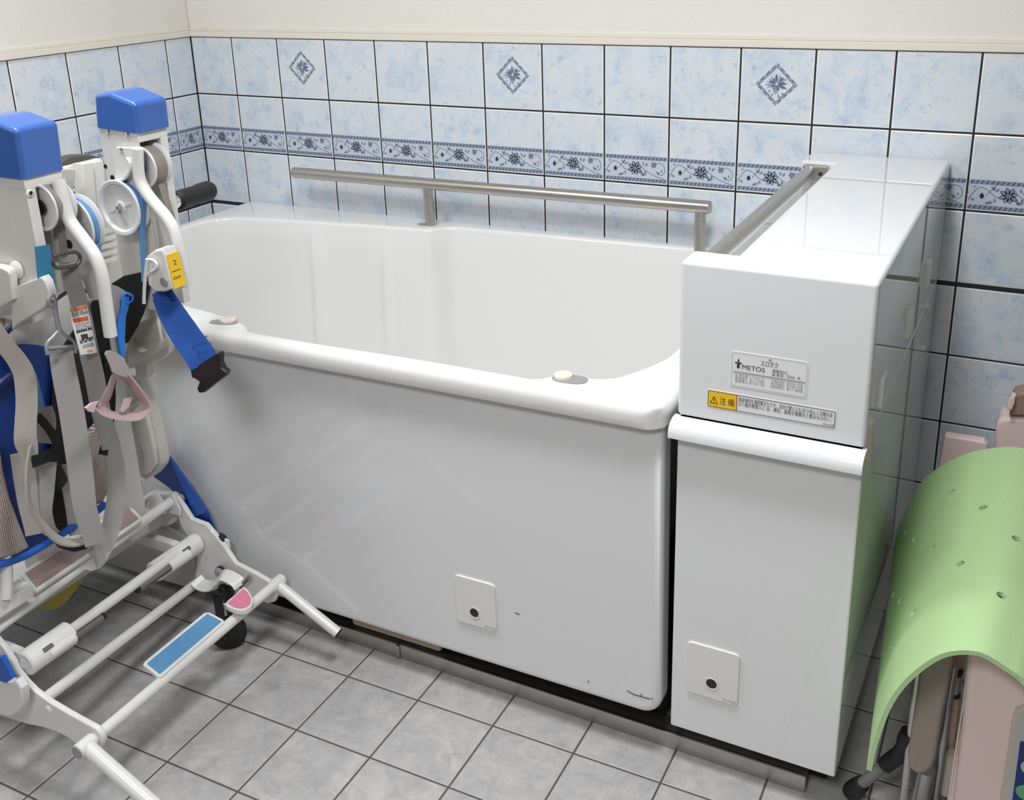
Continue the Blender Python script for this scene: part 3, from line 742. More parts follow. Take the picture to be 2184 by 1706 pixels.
def px_strap(name, lst, axis, val, width, m, parent, th=0.003, normal=N3, sm=6, widths=None, wdir=None):
    P3 = pts(lst, axis, val)
    if sm: P3 = smooth_path(P3, sm)
    if widths:
        n = len(P3); k = len(widths) - 1
        widths = [widths[min(k, int(i / (n - 1) * k))] * (1 - ((i / (n - 1) * k) % 1 if i < n - 1 else 0)) + widths[min(k, int(i / (n - 1) * k) + 1)] * ((i / (n - 1) * k) % 1 if i < n - 1 else 0) for i in range(n)]
        widths[-1] = widths[-2]
    b = NB(); add_strap(b, P3, width, th, normal, widths=widths, wdir=wdir)
    return obj(name, b, m, parent)

# -- base frame
YF, YN = -1.150, -1.710
far_poly = [(376, 1060), (392, 1082), (408, 1107), (439, 1119), (455, 1138), (476, 1164), (502, 1202), (543, 1223), (572, 1240), (586, 1255), (591, 1270), (585, 1284), (570, 1288), (545, 1276), (505, 1264), (460, 1262), (430, 1252), (415, 1228), (420, 1190), (402, 1150), (385, 1123), (374, 1085)]
px_prism('side_plate', far_poly, 'y', YF, YF + 0.014, M['paint'], lift, 0.004, 3)
near_poly = [(-60, 1352), (0, 1352), (20, 1375), (39, 1404), (45, 1419), (64, 1445), (85, 1466), (116, 1489), (155, 1512), (193, 1533), (214, 1544), (225, 1556), (231, 1571), (227, 1586), (212, 1596), (190, 1590), (168, 1573), (155, 1564), (134, 1553), (103, 1543), (77, 1538), (39, 1527), (0, 1515), (-60, 1500)]
px_prism('side_plate', near_poly, 'y', YN, YN - 0.014, M['paint'], lift, 0.004, 3)
q = at(104, 1513, 'y', YN - .014); b = NB(); add_lathe(b, [(0, .004), (.008, .003), (.011, 0)], q, (0, -1, 0), 20); obj('boss', b, M['paint'], lift)
# rails across the frame
def cross(name, fp, np_, r, m, ext=(0.0, 0.0)):
    a, c = at(*fp, 'y', YF), at(*np_, 'y', YN); d = (c - a).normalized(); b = NB()
    cyl(b, a - d * ext[0], c + d * ext[1], r, 24, bev=.002); return obj(name, b, m, lift), a, c
A_rail, a0, a1 = cross('front_rail', (583, 1250), (213, 1565), 0.0125, M['paint'], (0.018, 0.040))
B_rail, b0, b1 = cross('lower_rail', (424, 1240), (97, 1489), 0.0125, M['paint'])
h_ = at(421, 1156, 'y', YF - .002); k_ = at(52, 1417, 'y', YN + .002)
b = NB(); cyl(b, (h_.x, YF, h_.z + .010), (k_.x, YN, k_.z + .001), .0125, 24, bev=.002); obj('middle_rail', b, M['paint'], lift)
# top rail with its hooked far end
t0, t1 = at(366, 1068, 'y', YF - .006), at(-10, 1342, 'y', YN)
d = (t1 - t0).normalized()
P3 = fillet([t1 + d * .05, t0 - d * .035, at(330, 1052, 'y', -1.112), at(296, 1082, 'y', -1.125), at(285, 1100, 'y', -1.14)], 0.04, 7)
b = NB(); add_tube(b, P3, 0.0128, 16); obj('top_rail', b, M['paint'], lift)
px_prism('rail_bracket', [(352, 1068), (372, 1050), (388, 1085), (387, 1098), (360, 1090)], 'y', YF - .004, YF - .012, M['paint'], lift, .002)
# end stubs of the front rail and the levers that splay from them
for (s, tip, pl_) in ((a0 + Vector((0, 0.012, 0)), (721, 1350), -1.128), (a1 - Vector((0, 0.036, 0)), (345, 1738), None)):
    if pl_ is None:
        e = s + (at(721, 1350, 'y', -1.128) - (a0 + Vector((0, 0.012, 0)))) * 1.25
        cyl_r = 0.0155
    else: e = at(*tip, 'y', pl_); cyl_r = 0.0135
    b = NB(); d = (e - s).normalized(); cyl(b, s + d * .004, e, cyl_r, 24)
    lv_ = obj('support_lever', b, M['paint'], lift)
    b = NB(); add_lathe(b, [(0, .0015), (cyl_r * .78, .0015), (cyl_r * .99, .0015), (cyl_r * .99, -.003)], e, d, 24); obj('end_plug', b, M['rubber'], lv_)
    b = NB(); sgn = 1 if pl_ else -1
    cyl(b, s - Vector((0, .020 * sgn, 0)), s + Vector((0, .022 * sgn, 0)), 0.0158, 24, bev=.003); sl = obj('tee_joint', b, M['paint'], lift)
    b = NB(); cyl(b, s + Vector((0, .0205 * sgn, 0)), s + Vector((0, .0235 * sgn, 0)), 0.0145, 24, bev=.001); obj('end_cap', b, M['absgrey'] if pl_ else M['greyplug'], sl)
# pivot housings with steel lock levers
def housing(p_plate, p_end, yp, r, lever, levw, sgn):
    a, c = at(*p_plate, 'y', yp), None
    d = at(*p_end, 'x', a.x); c = Vector((a.x, d.y, a.z)); b = NB()
    cyl(b, a, c, r, 32, bev=.004); h = obj('pivot_housing', b, M['paint'], lift)
    b = NB(); dirv = (c - a).normalized(); add_lathe(b, [(0, .004), (.004, .004), (.009, .002), (.0105, 0), (.0105, -.003)], c, dirv, 20); obj('bolt', b, M['chrome'], h)
    p, q_ = (at(*k, 'x', a.x + r * .8) for k in lever); q_ = Vector((p.x, q_.y, p.z)); b = NB(); cyl(b, p, q_, levw, 20, bev=.001)
    l_ = obj('lock_lever', b, M['dsteel'], h); l_['label'] = 'steel lock lever'
    dd = (q_ - p).normalized(); b = NB(); cyl(b, q_, q_ + dd * .008, levw * 1.02, 20, bev=.002); obj('tip', b, M['black'], l_)
    b = NB(); cyl(b, p - dd * .055, p + dd * .012, levw * 1.45, 20, bev=.003); obj('lever_sleeve', b, M['paint'], h)
    m_ = (a * .62 + c * .38); nrm = (Vector((CAM[0], 0, CAM[2])) - Vector((m_.x, 0, m_.z))).normalized()
    s0 = m_ + nrm * (r - .002); b = NB(); u = nrm.cross(Vector((0, 1, 0)))
    for k in range(1):
        cyl(b, s0 - Vector((0, .012, 0)), s0 + Vector((0, .012, 0)), .0055, 12)
    obj('spring_pin', b, M['dsteel'], h)
housing((421, 1156), (326, 1216), YF - .002, 0.0265, ((368, 1204), (296, 1259)), 0.0105, 1)
housing((52, 1417), (150, 1350), YN + .002, 0.0285, ((150, 1364), (218, 1318)), 0.0085, -1)
# tread pads
def pad(quad, zs, m, name='grip_pad', th=0.008, inset_=.009):
    Q = [at(x, y, 'z', z) for (x, y), z in zip(quad, zs)]; n = (Q[1] - Q[0]).cross(Q[3] - Q[0]).normalized()
    if n.z < 0: n = -n
    cen_ = sum(Q, Vector()) / 4; b = NB()
    def rnd_quad(qq, r):
        out = []
        for k in range(4):
            p, a_, c_ = qq[k], qq[k - 1], qq[(k + 1) % 4]; u, v = (a_ - p).normalized(), (c_ - p).normalized()
            for t in (0, .25, .5, .75, 1):
                s = (1 - t) ** 2; e = t ** 2; out.append(p + u * r * s + v * r * e)
        return out
    base_ = rnd_quad(Q, .008); V = [[b.verts.new(p - n * th) for p in base_], [b.verts.new(p + (cen_ - p).normalized() * 0 + n * 0) for p in base_]]
    k_ = len(base_); b.faces.new(V[0]); b.faces.new(V[1][::-1])
    for j in range(k_): b.faces.new((V[0][j], V[0][(j + 1) % k_], V[1][(j + 1) % k_], V[1][j]))
    es = list(b.faces)[1].edges[:]; bmesh.ops.bevel(b, geom=es, offset=.002, segments=2, affect='EDGES')
    tr = obj('tread_tray', b, M['paint'], lift)
    ins = []
    for k in range(4):
        p, a_, c_ = Q[k], Q[k - 1], Q[(k + 1) % 4]; ins.append(p + (a_ - p).normalized() * inset_ + (c_ - p).normalized() * inset_)
    b = NB(); I2 = rnd_quad(ins, .003); V = [[b.verts.new(p - n * .001) for p in I2], [b.verts.new(p + n * .0012) for p in I2]]
    b.faces.new(V[0]); b.faces.new(V[1][::-1]); k_ = len(I2)
    for j in range(k_): b.faces.new((V[0][j], V[0][(j + 1) % k_], V[1][(j + 1) % k_], V[1][j]))
    g = obj(name, b, m, tr); return tr, g
pad([(42, 1222), (272, 1073), (306, 1107), (75, 1264)], (.420, .420, .395, .395), M['mauve'])[1]['label'] = 'mauve grip pad'
pad([(303, 1416), (441, 1303), (482, 1325), (341, 1446)], (.232, .232, .214, .214), M['padblue'], inset_=.007)[1]['label'] = 'light blue grip pad'
# pink half-round pedal
outl = [(479, 1287), (500, 1268), (520, 1250), (532, 1262), (539, 1274), (538, 1288), (528, 1297), (514, 1301), (497, 1298)]
Q = [at(x, y, 'z', .236) for x, y in outl]
b = NB(); add_prism(b, [(p.x, p.y) for p in smooth_path(Q, 2, True)], 'z', .222, .235, .002); pedal = obj('brake_pedal', b, M['paint'], lift)
cen_ = sum(Q, Vector()) / len(Q); b = NB(); add_prism(b, [(p.x, p.y) for p in [cen_ + (v - cen_) * .84 for v in Q]], 'z', .234, .2365, .0005); obj('pedal_pad', b, M['pink'], pedal)['label'] = 'pink half-round pad'
px_strap('pedal_arm', [(480, 1288), (470, 1305), (478, 1312)], 'y', -1.20, 0.02, M['paint'], pedal, .004, sm=4)
# bolts and bracket on the far plate
q = at(474, 1216, 'y', YF - .004); b = NB(); cyl(b, q, q - Vector((0, .012, 0)), .0150, 24, bev=.003); k_ = obj('rubber_stop', b, M['black'], lift)
q = at(470, 1218, 'y', YF - .016); b = NB(); cyl(b, q, q - Vector((0, .012, 0)), .0125, 24, bev=.004); obj('button', b, M['hookgrey'], k_)
px_strap('wire_bracket', [(418, 1236), (428, 1246), (440, 1250), (452, 1248), (462, 1238), (474, 1227), (488, 1230), (505, 1240), (512, 1250)], 'y', YF - .03, 0.034, M['paint'], lift, .0045, normal=(0.1, -0.35, 0.9), sm=5)
q = at(493, 1257, 'y', YF - .035); b = NB(); cyl(b, q + Vector((0, .03, 0)), q, .0135, 24, bev=.003); hg = obj('hinge', b, M['paint'], lift)
b = NB(); add_lathe(b, [(0, .004), (.004, .005), (.009, .003), (.0125, 0)], q, (0, -1, 0), 20); obj('bolt', b, M['black'], hg)
px_tube('hinge_pin', [(512, 1250), (531, 1231)], 'y', YF - .02, .006, M['dsteel'], hg, 0)
# casters
def caster(c, name='caster', r=.045):
    b = NB(); add_lathe(b, [(0, -.011), (r * .45, -.011), (r * .55, -.013), (r * .9, -.013), (r, -.008), (r, .008), (r * .9, .013), (r * .55, .013), (r * .45, .011), (0, .011)], c, (0.25, 1, 0), 32)
    w_ = obj('wheel', b, M['rubber'], None)
    b = NB(); add_lathe(b, [(0, -.0135), (r * .42, -.0125), (r * .42, .0125), (0, .0135)], c, (0.25, 1, 0), 24)
    return w_, b
def add_caster(x, y, r=.045, top=.16):
    w_, hb = caster(Vector((x, y, r)), r=r)
    bpy.data.objects.remove(w_)
    b = NB(); t = top
    add_box(b, (x - .016, y - .022, r * 1.6), (x + .012, y - .016, t - .012), .002); add_box(b, (x - .016, y + .016, r * 1.6), (x + .012, y + .022, t - .012), .002); add_box(b, (x - .018, y - .022, t - .030), (x + .014, y + .022, t - .010), .004); cyl(b, (x, y, t - .012), (x, y, t), .010, 18)
    add_box(b, (x - .010, y - .022, r * .8), (x + .010, y - .0165, r * 1.8), .002); add_box(b, (x - .010, y + .0165, r * .8), (x + .010, y + .022, r * 1.8), .002)
    f = obj('caster', b, M['black'], lift)
    b = NB(); add_lathe(b, [(0, -.011), (r * .45, -.011), (r * .55, -.013), (r * .9, -.013), (r, -.008), (r, .008), (r * .9, .013), (r * .55, .013), (r * .45, .011), (0, .011)], (x, y, r), (0.7, -0.7, 0), 32)
    obj('wheel', b, M['rubber'], f)
    hb.free()
add_caster(1.036, -1.190, top=.185); add_caster(0.42, -1.22); add_caster(0.42, -1.66)
# near side: brake wheel with cover and blue lever
q = at(4, 1460, 'y', YN - .018); b = NB(); add_lathe(b, [(0, .03), (.042, .03), (.050, .026), (.053, .015), (.053, 0), (0, 0)], q, (0, -1, 0), 40); bw = obj('brake_drum', b, M['navy'], lift)
q2 = q + Vector((0, .002, 0)); b = NB(); add_lathe(b, [(.053, 0), (.053, .012), (.060, .010), (.062, 0)], q2, (0, -1, 0), 40); obj('rim_ring', b, M['paint'], bw)
px_prism('cover', [(-40, 1450), (20, 1457), (33, 1452), (44, 1470), (47, 1500), (40, 1518), (22, 1530), (0, 1524), (-40, 1520)], 'y', YN - .052, YN - .03, M['paint'], bw, .005, 3)
px_prism('brake_lever', [(-40, 1405), (2, 1402), (26, 1448), (12, 1458), (-40, 1440)], 'y', YN - .062, YN - .05, M['trimblue'], bw, .003)['label'] = 'blue brake lever'
# low covers under the seat
px_prism('base_cover', [(150, 1085), (262, 1098), (330, 1110), (398, 1150), (412, 1190), (420, 1235), (396, 1252), (300, 1224), (200, 1193), (150, 1180)], 'y', -1.132, -1.122, M['absgrey'], lift, .003)
b = NB(); cyl(b, at(350, 1085, 'y', -1.136), at(350, 1085, 'y', -1.13), .045, 32, bev=.002); obj('round_cover', b, M['abs'], lift)
px_prism('drip_tray', [(70, 1270), (85, 1295), (112, 1301), (140, 1287), (163, 1258), (180, 1226), (120, 1215)], 'x', .80, .70, M['olive'], lift, .004, sm=2)['label'] = 'olive yellow tray under the rail'
px_prism('side_flap', [(345, 961), (354, 966), (386, 1010), (421, 1060), (441, 1092), (462, 1142), (455, 1148), (438, 1122), (408, 1112), (380, 1062), (360, 1040), (328, 1018), (334, 985)], 'y', -1.128, -1.121, M['vinyl'], lift, .002)['label'] = 'blue vinyl side flap'
px_prism('flap_edge', [(354, 966), (386, 1010), (421, 1060), (441, 1092), (430, 1096), (408, 1108), (410, 1090), (395, 1052), (374, 1010)], 'y', -1.130, -1.127, M['trimblue'], lift, .001)
q = at(470, 1152, 'y', YF + .014); b = NB(); cyl(b, q - Vector((0, .01, 0)), q + Vector((0, .012, 0)), .017, 24, bev=.004); obj('rubber_stop', b, M['rubber'], lift)
px_prism('rear_bracket', [(478, 1150), (486, 1155), (489, 1170), (484, 1182), (474, 1172)], 'y', YF + .012, YF + .02, M['paint'], lift, .002)
q = at(383, 1064, 'y', YF + .014); b = NB(); cyl(b, q, q + Vector((0, .010, 0)), .012, 20, bev=.003); obj('rubber_stop', b, M['hookgrey'], lift)

# -- masts
def mast(yf, yb, xl, xr, z0, z1, solid_front):
    b = NB(); y0, y1 = min(yf, yb), max(yf, yb)
    zc = z1 - 0.030
    add_box(b, (xl, y0, z0), (xr - .052, y1, z1), .004, 2)
    add_box(b, (xr - .056, y0 + .0005, zc), (xr, y1 - .0005, z1 - .0005), .003, 2)
    f_, g_ = (.024, .004) if solid_front else (.004, .022)
    add_box(b, (xr - .056, y0 + .0012, z0), (xr - .0008, y0 + f_, zc + .003), .002, 2)
    add_box(b, (xr - .056, y1 - g_, z0), (xr - .0008, y1 - .0012, zc + .003), .002, 2)
    return obj('mast', b, M['abs'], lift)
YMF, YMN = -1.300, -1.560
fl_, fr_ = at(209, 273, 'y', YMF), at(293, 285, 'y', YMF)
m_far = mast(YMF, YMF + .083, fl_.x, fr_.x, 0.97, fr_.z + .01, False)
nr_ = at(50, 384, 'y', YMN); nl_x = nr_.x - (fr_.x - fl_.x) * 1.05
m_near = mast(YMN, YMN + .088, nl_x, nr_.x, 1.06, nr_.z + .01, True)
def cap_(profile, yf, yb, parent):
    P3 = pts(profile, 'y', yf); P3 = [v for v in P3]
    b = NB(); add_prism(b, [(p.x, p.z) for p in P3], 'y', yf, yb, 0, 0)
    es = [e for e in b.edges if e.calc_length() > 0 and not all(abs(v.co.z - min(p.z for p in P3)) < .012 for v in e.verts)]
    bmesh.ops.bevel(b, geom=es, offset=.010, segments=4, affect='EDGES', profile=.5)
    return obj('mast_cap', b, M['cap'], parent, ang=50)
cp1 = cap_([(198, 200), (230, 196), (287, 220), (295, 285), (203, 271)], YMF - .004, YMF + .087, m_far)
cp1['label'] = 'blue plastic cap'
z_ = at(-20, 250, 'y', YMN)
cp2 = cap_([(-66, 252), (-28, 252), (33, 276), (49, 383), (-58, 370)], YMN - .004, YMN + .092, m_near); cp2['label'] = 'blue plastic cap'
def screw(px, py, y, parent, r=.006, m='chrome'):
    q = at(px, py, 'y', y); b = NB(); add_lathe(b, [(0, .003), (r * .3, .0015), (r * .55, .003), (r * .9, .002), (r, 0)], q, (0, -1, 0), 16); return obj('screw', b, M[m], parent)
for p in ((231, 282), (272, 288)): screw(*p, YMF, m_far)
def hole(px, py, y, parent, r):
    q = at(px, py, 'y', y); b = NB(); cyl(b, q + Vector((0, -.0006, 0)), q + Vector((0, .001, 0)), r, 20); return obj('hole_plug', b, M['black'], parent)
hole(225, 355, YMF, m_far, .005); hole(240, 379, YMF, m_far, .006)
q = at(64, 412, 'x', nr_.x); b = NB(); add_lathe(b, [(0, .0005), (.0045, .0005), (.0045, .003), (.0075, .002), (.009, 0)], q, (1, 0, 0), 20); rv = obj('socket', b, M['abs'], m_near)
b = NB(); cyl(b, q, q + Vector((.0012, 0, 0)), .0046, 18); obj('hole_plug', b, M['black'], rv)
# pulleys
def pulley(c, r, th, bm_, hub=True, m='wheelw', spokes=True):
    b = NB(); d = Vector((0, 1, 0)); e = th
    add_lathe(b, [(0, .004), (r * .22, .004), (r * .24, .008), (r * .80, .007), (r * .86, .001), (r * .97, 0), (r, .0015), (r, .004), (r * .93, .006), (r * .80, .009), (r * .80, e - .009), (r * .93, e - .006), (r, e - .004), (r, e - .0015), (r * .97, e), (r * .2, e - .003), (0, e - .003)], c, d, 48)
    p = obj('pulley', b, M[m], lift)
    if spokes:
        b = NB()
        for k in range(4):
            a = math.radians(20 + 90 * k); u = Vector((math.cos(a), 0, math.sin(a)))
            add_strap(b, [Vector(c) + u * r * .2 + Vector((0, .0068, 0)), Vector(c) + u * r * .62 + Vector((0, .0072, 0))], .004, .0018, (0, -1, 0))
        o = obj('spoke_ribs', b, M[m], p); o['kind'] = 'stuff'
    if hub:
        b = NB(); add_lathe(b, [(0, -.003), (r * .10, -.0025), (r * .16, 0), (r * .17, .006)], c, d, 24); obj('axle_bolt', b, M['chrome'], p)
    b = NB(); add_lathe(b, [(r * .80, .0085), (r * .90, .0105), (r * .92, e / 2), (r * .90, e - .0105), (r * .80, e - .0085)], c, d, 48); obj('wound_belt', b, M[bm_], p)
    return p
pf_ = at(252, 444, 'y', -1.338); pulley(pf_, .060, .031, 'beltblue')
pn_ = at(152, 484, 'y', -1.466); pulley(pn_, .061, .031, 'beltblue', hub=False)
sf_ = at(300, 358, 'y', -1.293); pulley(Vector((sf_.x - .003, sf_.y, sf_.z)), .046, .048, 'belt', hub=False, spokes=False)
b = NB(); cyl(b, sf_ + Vector((-.003, -.0002, 0)), sf_ + Vector((-.003, .004, 0)), .014, 20); obj('bore', b, M['black'], lift)
sn_ = at(84, 443, 'y', -1.530); pulley(sn_, .047, .050, 'belt', hub=False, spokes=False)
b = NB(); cyl(b, sn_ + Vector((0, -.0002, 0)), sn_ + Vector((0, .004, 0)), .015, 20); obj('bore', b, M['black'], lift)
# belts running off the pulleys
px_strap('hanging_belt', [(306, 420), (303, 470), (304, 520), (307, 560), (308, 600)], 'y', -1.322, .012, M['beltblue'], lift, .004, normal=(1, -.3, 0), sm=4)
px_strap('hanging_belt', [(344, 392), (352, 420), (362, 450), (367, 470)], 'y', -1.268, .016, M['belt'], lift, .003, normal=(1, -.2, 0), sm=4)
px_strap('hanging_belt', [(126, 440), (128, 470), (133, 505), (136, 545)], 'y', -1.50, .015, M['belt'], lift, .003, normal=N3, sm=4)
px_strap('hanging_belt', [(206, 520), (209, 545), (214, 580)], 'y', -1.45, .014, M['beltblue'], lift, .004, normal=(1, -.3, 0), sm=4)
# arms
px_prism('arm_plate', [(254, 312), (291, 313), (295, 320), (297, 372), (290, 388), (262, 392), (252, 388)], 'y', YMF - .002, YMF - .012, M['abs'], lift, .003)
screw(259, 320, YMF - .012, lift)
px_tube('arm', [(293, 316), (294, 350), (298, 382), (312, 410), (332, 436), (354, 462), (371, 490), (382, 525), (390, 565), (396, 610)], 'y', -1.316, .0125, M['paint'], lift, 6, 18, radii=[.003, .0055, .0075, .009, .0102, .011, .0118, .0123] + [.0125] * 47)
px_strap('belt_guide', [(278, 334), (285, 348), (284, 364), (274, 378), (258, 386), (240, 388)], 'y', -1.318, .026, M['abs'], lift, .004, sm=5, wdir=(0, 1, 0.1))
px_prism('arm_gusset', [(300, 420), (312, 412), (350, 462), (372, 500), (386, 560), (390, 600), (372, 600), (352, 520), (338, 480), (338, 470)], 'y', -1.306, -1.300, M['abs'], lift, .002)
px_tube('arm', [(124, 384), (132, 412), (139, 440), (150, 472), (176, 508), (202, 545), (217, 585), (224, 630), (230, 675), (236, 716)], 'y', -1.500, .0130, M['paint'], lift, 6, 18, radii=[.003, .0055, .0075, .009, .0102, .011, .0118, .0123] + [.0130] * 47)
gp = px_prism('arm_gusset', [(128, 400), (136, 432), (128, 470), (150, 486), (178, 520), (204, 565), (212, 600), (206, 640), (190, 636), (176, 600), (150, 560), (118, 560), (112, 500)], 'y', -1.495, -1.488, M['absgrey'], lift, .002)
q = at(147, 521, 'y', -1.4955); b = NB(); cyl(b, q, q + Vector((0, .002, 0)), .0095, 24); obj('hole_plug', b, M['black'], gp)
# hand control box with yellow sticker at the end of the far arm
bx = px_prism('hook_box', [(312, 546), (330, 533), (346, 531), (353, 548), (361, 585), (368, 616), (350, 623), (331, 623), (315, 608), (313, 585)], 'y', -1.372, -1.334, M['abs'], lift, .005, 3)
fp = pts([(352, 547), (361, 585), (367, 612)], 'y', -1.368)
b = NB(); V = []
prof_ = [at(351, 545, 'y', -1.3725), at(358, 575, 'y', -1.3725), at(364, 600, 'y', -1.3725), at(369, 617, 'y', -1.3725)]
add_strap(b, [p + Vector((.0012, .020, .0)) for p in prof_], .034, .0015, wdir=(0, 1, 0)); yst = obj('yellow_sticker', b, M['yellow'], bx); yst['label'] = 'yellow sticker with black print'
# print on the sticker
sd = (prof_[0] - prof_[2]).normalized(); yd = Vector((0, 1, 0)); so_ = prof_[2] + Vector((.0024, .004, .0))
lettering(yst, '2', so_ + sd * .030 + yd * .012, yd, sd, .010, .008); lettering(yst, 'oo', so_ + sd * .001 + yd * .003, yd, sd, .008, .020)
b = NB(); add_strap(b, [so_ + sd * .018 + yd * .002, so_ + sd * .018 + yd * .026], .0012, .0004, (1, 0, 0)); obj('rule_line', b, M['lblack'], yst, smooth=False)
q = at(350, 602, 'y', -1.372); b = NB(); add_lathe(b, [(0, .002), (.010, .0015), (.0115, 0)], q, (0, -1, 0), 20); obj('button', b, M['hookgrey'], bx)
px_tube('guard_wire', [(313, 553), (326, 555), (334, 563), (333, 572), (322, 580), (313, 588)], 'y', -1.378, .0032, M['paint'], bx, 5, 10)
px_tube('guard_wire', [(314, 552), (311, 580), (308, 615), (307, 647)], 'y', -1.380, .0036, M['paint'], bx, 5, 10)
# push handle
h0, h1 = at(376, 429, 'x', 0.98), at(452, 404, 'x', 0.98); d = (h1 - h0).normalized()
b = NB(); cyl(b, h0 - d * .12, h0 + d * .02, .0165, 24); hb_ = obj('push_handle', b, M['chrome'], lift); hb_['label'] = 'chrome push handle with black grip'
L_ = (h1 - h0).length; b = NB(); add_lathe(b, [(0, .004), (.020, .002), (.0235, .006), (.0225, L_ * .45), (.0215, L_ * .52), (.0240, L_ * .62), (.0240, L_ - .012), (.019, L_ - .002), (0, L_)], h0, d, 28); obj('grip', b, M['rubber'], hb_)
b = NB(); cyl(b, h0 - d * .14, h0 - d * .06 + Vector((0, 0, 0)), .022, 20, bev=.003); obj('socket', b, M['abs'], hb_)
# back of the chair seen between the masts
px_prism('headrest', [(125, 368), (128, 350), (142, 338), (168, 331), (196, 331), (216, 337), (216, 352), (170, 360)], 'x', .66, .62, M['headrest'], lift, .006, 3, sm=3)['label'] = 'dark grey headrest cushion'
px_prism('back_frame', [(128, 360), (216, 338), (217, 346), (130, 369)], 'x', .68, .66, M['abs'], lift, .002)
px_prism('paddle', [(127, 366), (134, 360), (158, 359), (162, 364), (160, 390), (154, 418), (128, 414)], 'x', .74, .72, M['absgrey'], lift, .004, 3)
px_prism('back_post', [(175, 350), (200, 346), (208, 440), (184, 443)], 'x', .735, .70, M['abs'], lift, .004)
px_prism('back_post', [(200, 346), (221, 343), (231, 438), (208, 441)], 'x', .725, .70, M['abs'], lift, .004)
for y_ in (366, 377, 388, 399, 410): px_prism('back_slat', [(158, y_ + 4), (182, y_ - 1), (183, y_ + 5), (158, y_ + 10)], 'x', .70, .69, M['abs'], lift, .001)
for y_ in (486, 502, 518, 534, 550): px_prism('back_slat', [(216, y_ + 6), (250, y_ - 4), (251, y_ + 5), (217, y_ + 15)], 'x', .72, .70, M['abs'], lift, .001)
px_prism('back_panel', [(150, 372), (222, 352), (262, 470), (262, 700), (150, 740)], 'x', .66, .65, M['absgrey'], lift, .002)
# seat shells on both sides
px_prism('back_shell', [(60, 575), (150, 545), (190, 600), (212, 690), (222, 760), (190, 800), (110, 756), (50, 748), (22, 720), (22, 640)], 'x', .88, .86, M['abs'], lift, .006, 3)
px_prism('near_shell', [(-60, 560), (0, 569), (16, 577), (21, 588), (23, 640), (0, 657), (-60, 670)], 'y', -1.585, -1.565, M['abs'], lift, .005, 3)
px_prism('near_shell', [(24, 614), (60, 600), (88, 590), (97, 602), (108, 640), (90, 660), (40, 690), (24, 705)], 'y', -1.570, -1.550, M['abs'], lift, .004, 3)
q = at(36, 575, 'y', YMN - .001); b = NB(); add_lathe(b, [(0, .010), (.010, .009), (.017, .004), (.019, 0)], q, (0, -1, 0), 24); obj('knob', b, M['abs'], lift)
px_prism('arm_tray', [(316, 600), (326, 640), (336, 690), (343, 726), (336, 748), (306, 764), (272, 781), (262, 764), (276, 720), (296, 680), (306, 640)], 'y', -1.245, -1.235, M['shell'], lift, .003)['label'] = 'cream tray under the far armrest'
px_prism('tray_floor', [(270, 728), (300, 752), (330, 740), (341, 726), (337, 748), (306, 764), (272, 781)], 'y', -1.262, -1.240, M['shell'], lift, .002)
px_prism('tray_back', [(328, 640), (345, 700), (364, 727), (360, 753), (346, 766), (318, 778), (272, 788), (272, 760), (320, 730)], 'y', -1.215, -1.195, M['abs'], lift, .006, 3)
px_prism('tray_stem', [(286, 778), (312, 776), (314, 800), (310, 808), (300, 814), (290, 812)], 'y', -1.215, -1.19, M['shell'], lift, .004)
px_prism('seat_side', [(226, 860), (268, 800), (296, 800), (320, 880), (336, 944), (343, 985), (341, 998), (326, 1016), (306, 1026), (290, 1030), (262, 960)], 'y', -1.20, -1.165, M['shell'], lift, .008, 3)
px_prism('seat_side', [(262, 880), (300, 850), (312, 890), (326, 950), (331, 990), (318, 1008), (304, 1016), (302, 1002), (306, 970), (296, 945), (270, 930)], 'y', -1.215, -1.20, M['abs'], lift, .006, 3)
px_tube('seat_lever', [(243, 906), (252, 925), (262, 955), (273, 990), (281, 1020), (283, 1050), (283, 1080)], 'y', -1.24, .0115, M['paint'], lift, 5, 14)
px_prism('seat_hinge', [(288, 1040), (296, 1020), (303, 1024), (304, 1040), (297, 1060), (296, 1078), (286, 1086)], 'y', -1.22, -1.205, M['abs'], lift, .003)
px_tube('seat_post', [(-4, 1120), (6, 1160), (13, 1200), (14, 1240), (12, 1275)], 'x', .94, .0125, M['paint'], lift, 5, 16)
b = NB(); p = at(10, 1275, 'x', .92); add_box(b, (p.x - .04, p.y - .05, p.z - .03), (p.x + .015, p.y + .06, p.z + .005), .006, 3); obj('seat_foot', b, M['paint'], lift)
b = NB(); add_box(b, (.30, -1.68, .30), (.84, -1.16, .335), .01); obj('seat_base', b, M['absgrey'], lift)
for y_, zt_ in ((YMF + .04, .98), (YMN + .044, 1.07)):
    b = NB(); add_box(b, (.80, y_ - .03, .32), (.855, y_ + .03, zt_ - .02), .006); add_box(b, (.80, y_ - .03, zt_ - .06), (.99, y_ + .03, zt_), .006); obj('column', b, M['abs'], lift)
for y_ in (-1.66, -1.19):
    b = NB(); add_box(b, (.36, y_ - .02, .15), (.48, y_ + .02, .31), .01); obj('caster_post', b, M['paint'], lift)
    b = NB(); add_box(b, (.44, y_ - .012, .24), (.90, y_ + .012, .275), .006); obj('side_beam', b, M['paint'], lift)

